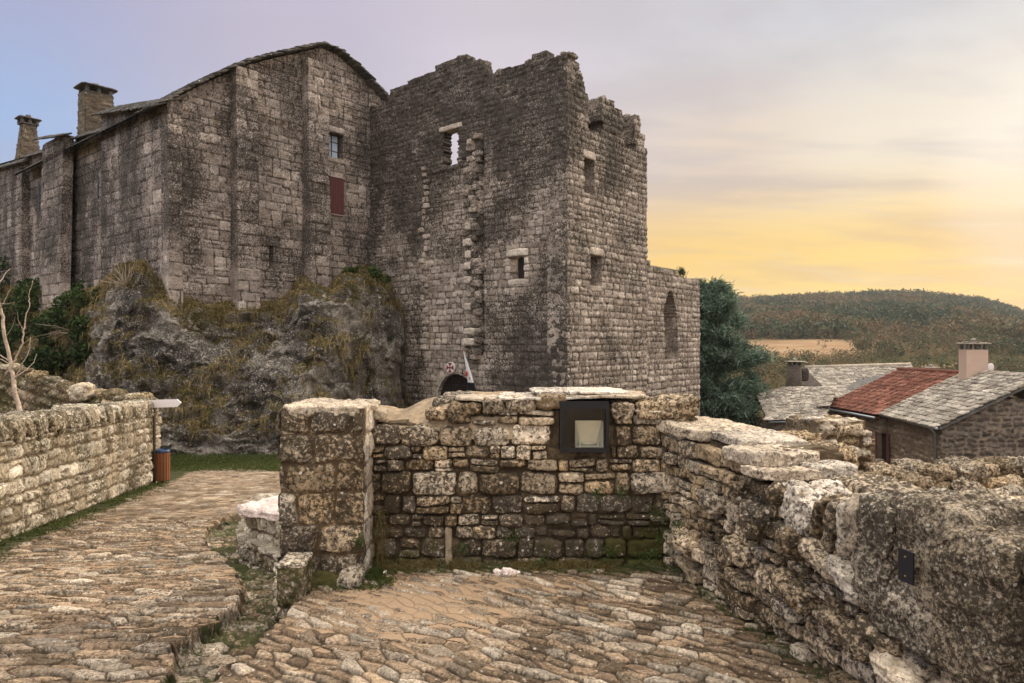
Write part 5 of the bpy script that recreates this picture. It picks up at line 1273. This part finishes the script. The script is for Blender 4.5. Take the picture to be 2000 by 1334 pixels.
# bare tree
bt_ = empty('bare_tree', 'slender leafless pale-barked tree leaning left behind the path wall', 'tree')
def br(acc, pts, r0, r1, d=11.8, dd=0.):
    q = np.array([at(px, py, d+dd*i/(len(pts)-1)) for i, (px, py) in enumerate(pts)])
    t = np.linspace(0, 1, len(q)); tt = np.linspace(0, 1, len(q)*4); Q_ = np.stack([np.interp(tt, t, q[:,k]) for k in range(3)], 1)
    Q_[1:-1] = (Q_[:-2]+Q_[1:-1]*2+Q_[2:])/4; Q_[1:-1] += .012*rg.normal(size=(len(Q_)-2, 3))*min(1, r0*30)
    tube(acc, Q_, np.interp(tt, [0, 1], [r0, r1]), 8)
a = Acc(); br(a, [(50,860),(44,825),(34,780),(25,735),(18,700),(8,640),(0,600),(-8,560),(-14,520)], .045, .014); br(a, [(45,845),(38,800),(28,750)], .035, .02, 11.7); a.build('trunk', M['bark'], bt_)
for pts, r0, r1 in (([(22,722),(30,700),(44,672),(46,645),(52,612),(60,598),(55,575),(64,548)], .024, .006), ([(30,740),(42,712),(56,690),(60,658)], .02, .005), ([(33,735),(52,722),(66,708),(72,690)], .012, .003),
      ([(18,705),(2,694),(-16,688)], .018, .006), ([(20,712),(0,700),(-20,702)], .014, .005), ([(0,602),(12,582),(22,560),(20,548)], .015, .004), ([(-4,592),(14,594),(26,590)], .008, .003), ([(-14,560),(2,548),(12,532),(20,525)], .014, .004), ([(46,645),(36,628),(34,610)], .007, .002), ([(44,672),(60,662)], .006, .002),
      ([(28,755),(46,766),(60,758)], .008, .003), ([(10,660),(24,640),(30,620)], .008, .003)):
    a = Acc(); br(a, pts, r0*.7, r1*.7, dd=rg.uniform(-.4, .4)); a.build('branch', M['bark'], bt_)
# twiggy dead bush on the rock
a = Acc(); c0 = onrock(245, 560)
for k in range(26):
    e = rg.normal(size=3)*np.array([.5,.3,.35])+np.array([-.1,-.1,.45]); p1 = c0+e*.5+rg.normal(size=3)*.06; tube(a, [c0, p1, c0+e+rg.normal(size=3)*.1], [.014, .009, .004], 4)
tag(a.build('dead_twigs', M['bark']), 'bleached dead twigs sticking up from the rock below the hall corner', 'dead bush'); a = Acc()
for k in range(12):
    e = rg.normal(size=3)*np.array([.6,.3,.2])+np.array([-.8,-.1,-.1]); c1 = onrock(150, 650); tube(a, [c1, c1+e*.5+[0,0,.1], c1+e], [.012, .008, .004], 4)
tag(a.build('dead_twigs', M['bark']), 'low spreading dead twigs among the ivy left of the rock', 'dead bush')

# conifers
def conifer(name, label, base, H, Rm, n, mat, group=None, leaf=.3, prof_=None, seed=0, trunk_r=.2, nb=7):
    r_ = np.random.default_rng(seed); o = empty(name, label, 'tree', group); o.location = base
    a = Acc(); tube(a, [(0,0,0),(0,0,H*.5),(0,0,H*.96)], [trunk_r, trunk_r*.6, .02], 8); a.build('trunk', M['trunk'], o)
    prof_ = prof_ or (lambda t: (1-t)**.8)
    nbr = max(12, n//95); Ps = []; Ds = []; Cs = []
    for k in range(nbr):
        t = .03+.95*(k+.5)/nbr; th = r_.uniform(0, 6.283); Lb = Rm*prof_(t)*r_.uniform(.72, 1.08)
        m = max(4, int(95*(.25+Lb/Rm))); f = r_.uniform(.18, 1, m)**.6
        d = np.array([math.cos(th), math.sin(th), 0.]); spread = .30*Lb*(.25+f*.5)
        q = d*(Lb*f)[:, None]+r_.normal(size=(m, 3))*np.array([1,1,.55])*(.062*Rm*(.4+Lb/Rm))
        q[:, 2] += t*H+Lb*(.30*f-.12+.12*f*f)
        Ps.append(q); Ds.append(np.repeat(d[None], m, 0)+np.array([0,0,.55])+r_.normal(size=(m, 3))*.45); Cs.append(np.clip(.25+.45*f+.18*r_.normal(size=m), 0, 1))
    Ps, Ds, Cs = np.concatenate(Ps), np.concatenate(Ds), np.concatenate(Cs)
    Ps = np.repeat(Ps, nb, 0)+r_.normal(size=(len(Ps)*nb, 3))*leaf*.42; Ds = np.repeat(Ds, nb, 0)+r_.normal(size=(len(Ps), 3))*.5; Cs = np.clip(np.repeat(Cs, nb)+.12*r_.normal(size=len(Ps)), 0, 1)
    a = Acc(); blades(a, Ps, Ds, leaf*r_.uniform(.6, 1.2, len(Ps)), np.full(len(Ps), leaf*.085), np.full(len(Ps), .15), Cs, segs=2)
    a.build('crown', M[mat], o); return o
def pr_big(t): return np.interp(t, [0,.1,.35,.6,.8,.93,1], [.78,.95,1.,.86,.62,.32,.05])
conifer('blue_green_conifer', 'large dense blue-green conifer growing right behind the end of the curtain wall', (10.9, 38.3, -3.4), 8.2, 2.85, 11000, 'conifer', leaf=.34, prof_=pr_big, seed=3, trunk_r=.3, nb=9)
b0 = conifer('spruce', 'small pointed spruce whose tip rises above the curtain wall', (11.1, 45, -3.), 9.6, 1.3, 1400, 'pine', leaf=.3, seed=5, group=None, nb=5)
conifer('spruce', 'lower bushy spruce tip just right of the pointed one above the curtain wall', (12.1, 45.5, -3.), 8.7, 1.9, 1600, 'pine', leaf=.3, seed=6, nb=5)

# ================================================================== FAR WOODS
def zg(x, y): return terr(np.array(x, float), np.array(y, float))
def woods(acc, n, ymin, ymax, kmin, kmax, hmin, hmax, tri, colf, seed, dens=None, pw=1., lf=.095):
    r_ = np.random.default_rng(seed); y = ymin+(ymax-ymin)*r_.random(n)**pw; x = y*r_.uniform(kmin, kmax, n)
    if dens is not None: k = r_.random(n) < dens(x, y); x, y = x[k], y[k]
    n = len(x); z = zg(x, y); h = r_.uniform(hmin, hmax, n)*(.8+.4*(fbm(x/40, y/40, 2, 2)+.5))
    c_ = colf(x, y, r_)
    q = r_.normal(size=(n, tri, 3)); q /= np.linalg.norm(q, axis=2, keepdims=True); q *= r_.uniform(.55, 1, (n, tri, 1))
    q[..., 2] = q[..., 2]*.55+.5; cen = np.stack([x, y, z], 1)[:, None]+q*h[:, None, None]*np.array([.42,.42,1.])
    s = (h*lf)[:, None, None]*r_.uniform(.5, 1.3, (n, tri, 1))
    v = [cen+r_.normal(size=(n, tri, 3))*s for _ in range(3)]
    V = np.stack(v, 2).reshape(-1, 3)
    A = np.clip(np.repeat(c_, tri*3)+.08*r_.normal(size=n*tri*3), 0, 1); A = np.stack([A, A, A, A], 1)
    acc.add(V, T=np.arange(len(V)).reshape(-1, 3), A=A)
def fld(x, y):
    k = x/y; f = (np.abs(y-250) < 46)*(k < .515-.0006*(y-205)+.03*fbm(x/30, y/30, 1, 3)); f2 = (np.abs(y-178+.02*x+5*fbm(x/25, y/60, 4, 2)) < 6)
    return np.where(f > 0, .012, np.where(f2 > 0, .06, 1.))*np.clip(.55+1.2*fbm(x/22, y/30, 7, 3), .1, 1)
def cf(x, y, r_):   # pines in stands, leafless brown trees between
    s_ = fbm(x/70, y/110, 3, 3)*2.4+np.where(y > 420, .12, -.15)+.25*sst(380, 520, x)*sst(300,450,y)-.25*np.exp(-((y-780)/80)**2)*sst(480,330,x)
    return np.where(s_+.12*r_.normal(size=len(x)) > .09, .05+.4*r_.random(len(x))**1.3, .55+.43*r_.random(len(x)))
a = Acc()
woods(a, 10500, 300, 830, .30, .86, 4, 8, 44, cf, 1, lambda x, y: np.clip(.75+.8*fbm(x/35, y/60, 9, 3), .05, 1))
woods(a, 2600, 205, 330, .30, .86, 2.2, 5, 70, lambda x, y, r: np.where(r.random(len(x)) < .35, .25, .62+.3*r.random(len(x))), 2, fld, lf=.07)
woods(a, 2300, 120, 205, .28, .9, 1.3, 3.6, 80, lambda x, y, r: np.where(r.random(len(x)) < .3, .3, .55+.4*r.random(len(x))), 3, fld, lf=.055)
woods(a, 1100, 62, 125, .26, 1., 1.3, 3.4, 160, lambda x, y, r: np.where(r.random(len(x)) < .2, .35, .6+.35*r.random(len(x))), 4, lambda x, y: np.clip(.5+1.2*fbm(x/9, y/12, 7, 3), .1, 1), lf=.035)
tag(a.build('hillside_woodland', M['wood_far']), 'mixed pine and bare brown woodland and scrub covering the distant hill and valley', 'woodland', kind='stuff')
for k, (px, h) in enumerate(((1733,8),(1752,5.5),(1768,5),(1792,8.5),(1812,5),(1838,5.5),(1866,5.5),(1905,6),(1928,5.),(1950,5.5),(1975,5),(1640,3.5),(1580,3))):
    ds = np.linspace(600, 1000, 80); xs = (px-1000)/F0*ds; el_ = (zg(xs, ds)-EYE)/ds; j = int(np.argmax(el_)); y_ = ds[j]; x_ = xs[j]
    o = empty('ridge_tree', 'small dark pine standing on the skyline of the distant hill', 'tree', 'pines along the distant ridge'); o.location = (x_, y_, float(zg(x_, y_))-.5)
    a = Acc(); tube(a, [(0,0,0),(0,0,h*.7)], [.35,.2], 5); a.build('trunk', M['trunk'], o)
    r_ = np.random.default_rng(k); q = r_.normal(size=(160, 3)); q /= np.linalg.norm(q, axis=1, keepdims=True); q = q*r_.uniform(.4, 1, (160, 1))*np.array([.36*h,.36*h,.36*h])+np.array([0,0,h*.72])
    V = np.stack([q+r_.normal(size=q.shape)*.6 for _ in range(3)], 1).reshape(-1, 3); a = Acc(); a.add(V, T=np.arange(480).reshape(-1, 3), A=[.2,.2,1,.2]); a.build('crown', M['pine'], o)

# ================================================================== VILLAGE
KV = dict(warp=.14, ws=.5, relief=.03, edge=.04, gap=.05, bulge=.02, rfrac=.6, rmax=.08, rough=.02, rs=4)
def slabroof(parent, P0, P1, Q0, Q1, row, wid, mat, name='roof_slabs', seed=0, thick=.03, nj=.25):
    P0, P1, Q0, Q1 = map(lambda p: np.asarray(p, float), (P0, P1, Q0, Q1)); q = random.Random(seed); a = Acc()
    Ls = max(np.linalg.norm(Q0-P0), np.linalg.norm(Q1-P1)); nr_ = int(Ls/row)
    nrm = np.cross(P1-P0, Q0-P0); nrm /= np.linalg.norm(nrm); nrm = nrm*np.sign(nrm[2])
    base = Acc(); base.add([P0-nrm*.05, P1-nrm*.05, Q1-nrm*.05, Q0-nrm*.05, P0-nrm*.16, P1-nrm*.16, Q1-nrm*.16, Q0-nrm*.16], [(0,1,2,3),(4,5,6,7),(0,1,5,4),(1,2,6,5),(2,3,7,6),(3,0,4,7)])
    base.build('roof_deck', M['slate'], parent, smooth=False)
    for r in range(nr_+1):
        f = r/nr_; A_ = P0+(Q0-P0)*f; B_ = P1+(Q1-P1)*f; L_ = np.linalg.norm(B_-A_); d = (B_-A_)/max(L_, 1e-6); s_ = -q.uniform(0, wid*.5)
        upv = (Q0-P0)*(1-.5)+(Q1-P1)*.5; upv /= np.linalg.norm(upv); h2 = wid*(1.15-.35*f)
        while s_ < L_:
            w_ = h2*q.uniform(.7, 1.3); c_ = A_+d*min(max(s_+w_/2, w_*.3), L_-w_*.2)+nrm*(.015+q.uniform(0,.02))
            rock(a, c_, d*w_*.5, (upv-nrm*.12)*row*.72, nrm*thick*q.uniform(.7, 1.4), s_*3+r, 4, 5, nj, 1.4, 3)
            s_ += w_*1.0
    return a.build(name, M[mat], parent)
def wallpanel(parent, A_, B_, z0, z1, mat, N_, name='wall', top=None, seed=0, lay=None, res=.06, holes=()):
    A_ = np.array([A_[0], A_[1], z0]); B_ = np.array([B_[0], B_[1], z0]); U = B_-A_; L_ = np.linalg.norm(U); U /= L_
    a = Acc(); lay = lay or Lay(L_+1, 9, (.14,.26), (.2,.5), 201+seed, .15)
    def kp(cu, cv, bu, bv, i):
        k = cv < (top(cu) if top else z1-z0)
        for h in holes: k &= ~((cu > h[0]) & (cu < h[1]) & (cv > h[2]-z0) & (cv < h[3]-z0))
        return k
    mason(a, planeF(A_, U, N_), L_, (z1-z0 if not top else 5.5), res, lay, kp, thick=.25, segs=1, seed=seed, **KV); return a.build(name, M[mat], parent)
e_ = np.array([.095, .995, 0.]); g_ = np.array([.995, -.095, 0.])
ha = empty('stone_house', 'dark stone house with pale slab roof, big rendered chimney and zinc gutter at the right', 'house')
E0 = np.array([17.35, 28., -1.80]); E1 = E0+e_*4.9; RZ = 2.0; RW = 3.55
slabroof(ha, E0-g_*.25-e_*.25, E1-g_*.25, E0+g_*RW+np.array([0,0,RZ])-e_*.25, E1+g_*RW+np.array([0,0,RZ]), .27, .38, 'lauze', seed=1, thick=.05)
a = Acc(); R0 = E0+g_*RW+np.array([0,0,RZ]); R1 = E1+g_*RW+np.array([0,0,RZ])
a.add([R0-e_*.2, R1, R1+g_*4-[0,0,2.2], R0+g_*4-[0,0,2.2]-e_*.2], [(0,1,2,3)]); a.build('far_roof', M['slate'], ha, smooth=False)
wallpanel(ha, E0, E1, -6.2, -1.9, 'render_wall', -g_, seed=1)
wallpanel(ha, E0, E0+g_*7.2, -6.2, 0, 'village', -e_, name='gable_wall', top=lambda u: 4.25+RZ*(1-np.abs(u-RW)/RW), seed=2, res=.05)
def gutter(parent, A_, B_, r=.06):
    a = Acc(); A_ = np.asarray(A_, float); B_ = np.asarray(B_, float); tube(a, [A_, B_], r, 10); return a.build('gutter', M['zinc'], parent)
gutter(ha, E0-g_*.33-e_*.3-[0,0,.09], E1-g_*.33-[0,0,.09])
a = Acc(); q0 = E0+e_*.35-g_*.08; tube(a, [q0-g_*.25-[0,0,.1], q0-[0,0,.35], q0-[0,0,4.2]], .045, 8); a.build('downpipe', M['zinc'], ha)
def bigchim(parent, c0, w, dpt, h, mat, X_, Y_):
    a = Acc(); c0 = np.asarray(c0, float); box(a, c0+[0,0,h/2], X_*w/2, Y_*dpt/2, [0,0,h/2]); o = a.build('chimney', M[mat], parent, smooth=False)
    a = Acc()
    for i in (-1, 0, 1):
        for j in (-1, 1): a = Acc(); rock(a, c0+X_*w*.4*i+Y_*dpt*.4*j+[0,0,h+.12], X_*.06, Y_*.07, np.array([0,0,.14]), i+j*3, 4, 5, .2); a.build('vent_stone', M['slate'], o)
    a = Acc(); rock(a, c0+[0,0,h+.28], X_*w*.66, Y_*dpt*.68, np.array([0,0,.035]), 3, 12, 7, .3, 1.6); rock(a, c0-X_*.1+[0,0,h+.34], X_*w*.35, Y_*dpt*.4, np.array([0,0,.03]), 6, 10, 7, .3, 1.6); rock(a, c0+[0,0,h+.42], X_*.1, Y_*.1, np.array([0,0,.1]), 7, 7, 3, .4)
    a.build('chimney_cap', M['lauze'], o); return o
c_ = at(1901, 748, 31.6); bigchim(ha, [c_[0], c_[1], -.75], .98, .55, 1.98, 'stucco', np.array([1.,0,0]), np.array([0,1.,0]))
rh = empty('red_roof_house', 'rendered house with red clay tile roof and a narrow dark doorway, beyond the stone house', 'house')
e2 = np.array([-.06, .998, 0.]); F_0 = E1+np.array([-.25,.05,-.15]); F1 = F_0+e2*4.9; G0 = F_0+g_*3.95+[0,0,1.98]; G1 = F1+g_*3.6+[0,0,1.98]
# clay tiles: half-round columns laid in overlapping rows
a = Acc(); nu, nv = 560, 330
s_, t_ = np.meshgrid(np.linspace(0, 1, nu), np.linspace(0, 1, nv))
Pt = (np.asarray(F_0-g_*.25)[None, None]*(1-s_[..., None])+np.asarray(F1-g_*.25)[None, None]*s_[..., None])*(1-t_[..., None])+(G0[None, None]*(1-s_[..., None])+G1[None, None]*s_[..., None])*t_[..., None]
cc = s_*24+.12*fbm(s_*8, t_*5, 3, 2); ci = np.floor(cc); cf_ = cc-ci; rr_ = t_*13+.35*hsh(ci, 4); ri = np.floor(rr_); rf = rr_-ri
hh_ = .075*np.sqrt(np.clip(1-(2*cf_-1)**2, 0, 1))+.04*(1-rf)+.02*hsh(ci*31+ri)
col_ = hsh(ci*17+ri*3.3)
nrm = np.cross(F1-F_0, G0-F_0); nrm /= np.linalg.norm(nrm); nrm = nrm*np.sign(nrm[2])
Pt = Pt+nrm*hh_[..., None]
a.add(Pt.reshape(-1, 3), grid_faces(nu, nv), A=np.stack([col_, hsh(ci*3+ri*11), sst(0, .12, np.minimum(cf_, 1-cf_)), .5+0*col_], -1).reshape(-1, 4)); a.build('tile_roof', M['tile'], rh)
a = Acc(); a.add([F_0-g_*.2-[0,0,.1], F1-g_*.2-[0,0,.1], G1-[0,0,.1], G0-[0,0,.1]], [(0,1,2,3)]); a.add([G0, G1, G1+g_*3.5-[0,0,2.], G0+g_*3.5-[0,0,2.]], [(0,1,2,3)]); a.build('roof_deck', M['tile'], rh, smooth=False)
a = Acc(); tube(a, [G0+[0,0,.08], (G0+G1)/2+[0,0,.1], G1+[0,0,.08]], .11, 10); a.build('ridge_tiles', M['tile'], rh)
k = (1724-1000)/F0; du_ = (F_0[0]-k*F_0[1])/(k*e2[1]-e2[0])
wallpanel(rh, F_0, F1, -6.4, -2.05, 'render_wall', -g_, seed=3, holes=[(du_-.42, du_+.42, -4.9, -2.75)])
wallpanel(rh, F1+g_*7, F1, -6.4, 0, 'render_wall', e2, seed=4, top=lambda u: 4.3+1.95*(1-np.abs(u-3.5)/3.5), res=.12)
a = Acc(); p = F_0+e2*du_+g_*.22; p[2] = -3.85; box(a, p, e2*.42, g_*.02, [0,0,1.1])
for s in (-.14, .14): box(a, p-g_*.03+e2*s, e2*.1, g_*.01, [0,0,.9])
dd = a.build('door', M['doorwood'], rh, smooth=False)
a = Acc()
for s in (-.44, .44): box(a, F_0+e2*(du_+s)-g_*.02+np.array([0,0,-3.75-F_0[2]]), e2*.035, g_*.05, [0,0,1.05])
a.build('door_frame', M['shutter'], rh, smooth=False)
gutter(rh, F_0-g_*.34-[0,0,.08], F1-g_*.34-[0,0,.08])
bxp = at(1718, 901, 32.9); a = Acc()
for q_ in ((-.14,0,.02,.12),(.14,0,.02,.12),(0,-.1,.14,.02),(0,.1,.14,.02)): abox(a, bxp[0]+q_[0]-q_[2], bxp[0]+q_[0]+q_[2], bxp[1]+q_[1]-q_[3], bxp[1]+q_[1]+q_[3], bxp[2]-.06, bxp[2]+.1)
abox(a, bxp[0]-.12, bxp[0]+.12, bxp[1]-.1, bxp[1]+.1, bxp[2]-.06, bxp[2]-.03); tag(a.build('planter', M['cap'], smooth=False), 'small pale empty stone planter standing by the dark doorway', 'planter')
hc = empty('low_slab_house', 'low house with mossy grey slab roof left of the red roof', 'house')
C0, C1 = at(1500, 820, 34), at(1608, 819, 34); D0, D1 = at(1478, 772, 37.5), at(1680, 752, 38.5); D0 = at(1530, 758, 38); D1 = at(1632, 757, 38.5)
slabroof(hc, C0, C1, D0, D1, .24, .3, 'lauze', seed=5)
slabroof(hc, C0+[-.0,0,0], C0+[.01,.0,0], at(1478, 772, 38), D0, .24, .3, 'lauze', seed=6, name='hip_slabs')
wallpanel(hc, (C0[0]+.2, C0[1]+.2), (C1[0], C1[1]+.2), -6.2, C0[2]-.1, 'village', np.array([0,-1.,0]), seed=6)
wallpanel(hc, (C0[0]+.2, C0[1]+4), (C0[0]+.2, C0[1]+.2), -6.2, C0[2]-.1, 'village', np.array([-1.,0,0]), seed=7)
gutter(hc, C0+[0,-.06,-.1], C1+[0,-.06,-.1], .05)
a = Acc(); O = at(1612, 790, 35.2)
slabroof(hc, at(1578,797,35.6), at(1618,792,35.2), at(1600,768,37.6), at(1630,766,37.4), .24, .3, 'lauze', seed=8, name='dormer_slabs')
wallpanel(hc, at(1582,830,35.8)[:2], at(1620,830,35.3)[:2], -4., at(1600,797,35.6)[2]-.08, 'village', np.array([0,-1.,0]), seed=8, name='dormer_wall')
hd = empty('long_roof_house', 'long house with grey slab roof, round tapered chimney and brown gable behind the red roof', 'house')
I0, I1, J0, J1 = at(1622, 775, 41.5), at(1790, 790, 41.5), at(1573, 719, 46), at(1778, 713, 46)
slabroof(hd, I0, I1, J0, J1, .26, .32, 'lauze', seed=9)
a = Acc(); tube(a, [J0+[0,0,.05], J1+[0,0,.05]], .12, 8); a.build('ridge', M['cap'], hd)
a = Acc(); gA, gB, gC, gD = at(1560, 762, 43), at(1616, 762, 41.6), at(1573, 721, 45.6), at(1562, 738, 45.8)
a.add([gA, gB, gC, gD, gA-[0,0,4.], gB-[0,0,4.]], [(0,1,2,3),(0,4,5,1)]); a.build('gable_wall', M['village'], hd, smooth=False)
a = Acc(); c_ = at(1550, 765, 42.4); tube(a, [c_-[0,0,2], c_, at(1551, 740, 42.4), at(1552, 712, 42.4)], [.53,.50,.44,.36], 20); o = a.build('chimney', M['village'], hd)
a = Acc(); t_ = at(1552, 706, 42.4); rock(a, t_, [.5,0,0], [0,.45,0], [0,0,.03], 2, 10, 6, .3); rock(a, t_+[.45,0,-.05], [.3,0,0], [0,.3,0], [0,0,.03], 3, 8, 6, .3); rock(a, t_+[0,0,.12], [.1,0,0], [0,.1,0], [0,0,.1], 4, 6, 3, .4); a.build('chimney_cap', M['lauze'], o)
a = Acc()
for s in (-.3, 0, .3): a = Acc(); rock(a, t_+[s,0,-.1], [.06,0,0], [0,.2,0], [0,0,.12], s*5, 4); a.build('vent_stone', M['village'], o)
a = Acc(); p = at(1572, 722, 43); rock(a, p+[0,.2,-.3], [.26,0,0], [0,.26,0], [0,0,.42], 9, 8, 6, .1); a.build('chimney', M['village'], hd)
fc = empty('far_chimney', 'small stone chimney with stacked slab cap rising beyond the red roof ridge', 'chimney')
a = Acc(); p = at(1818, 729, 50); abox(a, p[0]-.35, p[0]+.35, p[1]-.3, p[1]+.3, p[2]-3, p[2]+.1); a.build('shaft', M['village'], fc, smooth=False)
a = Acc(); rock(a, p+[0,0,.16], [.62,0,0], [0,.5,0], [0,0,.04], 1, 8, 6, .3); rock(a, p+[0,0,.42], [.5,0,0], [0,.4,0], [0,0,.04], 2, 8, 6, .3); rock(a, p+[0,0,.29], [.25,0,0], [0,.2,0], [0,0,.1], 3, 6); rock(a, p+[0,0,.56], [.12,0,0], [0,.1,0], [0,0,.1], 4, 6, 3, .3); a.build('cap', M['lauze'], fc)
sl = empty('satellite_dish', 'small white satellite dish on a thin mast behind the stone house ridge', 'satellite dish')
p = at(1935, 717, 33.5); a = Acc(); tube(a, [p+[0,0,-1.6], p+[0,0,-.02]], .03, 6); tube(a, [p+[-.28,0,-.5], p+[.3,0,-.5]], .02, 6); a.build('mast', M['zinc'], sl)
a = Acc(); rock(a, p, [.16,0,0], [0,.03,0], [0,0,.19], 3, 10, 2.2, .05); a.build('dish', M['white'], sl)
a = Acc(); rock(a, p+[-.22,0,.0], [.07,0,0], [0,.07,0], [0,0,.1], 3, 6, 3, .1); a.build('receiver', M['zinc'], sl)

# ================================================================== HAZE
T = NT('haze_air'); pv = T.n('ShaderNodeVolumePrincipled', {'Color': (.82,.84,.9,1), 'Density': .00016, 'Anisotropy': .2})
T.t.links.new(pv.outputs[0], T.n('ShaderNodeOutputMaterial').inputs['Volume'])
a = Acc(); abox(a, -1080, 1080, -900, 1120, -16, 80)
hz = a.build('haze', T.m, smooth=False); tag(hz, 'thin pale haze over the valley', 'haze', kind='stuff')
S.cycles.volume_bounces = 0; S.cycles.volume_step_rate = 10; S.cycles.volume_max_steps = 32
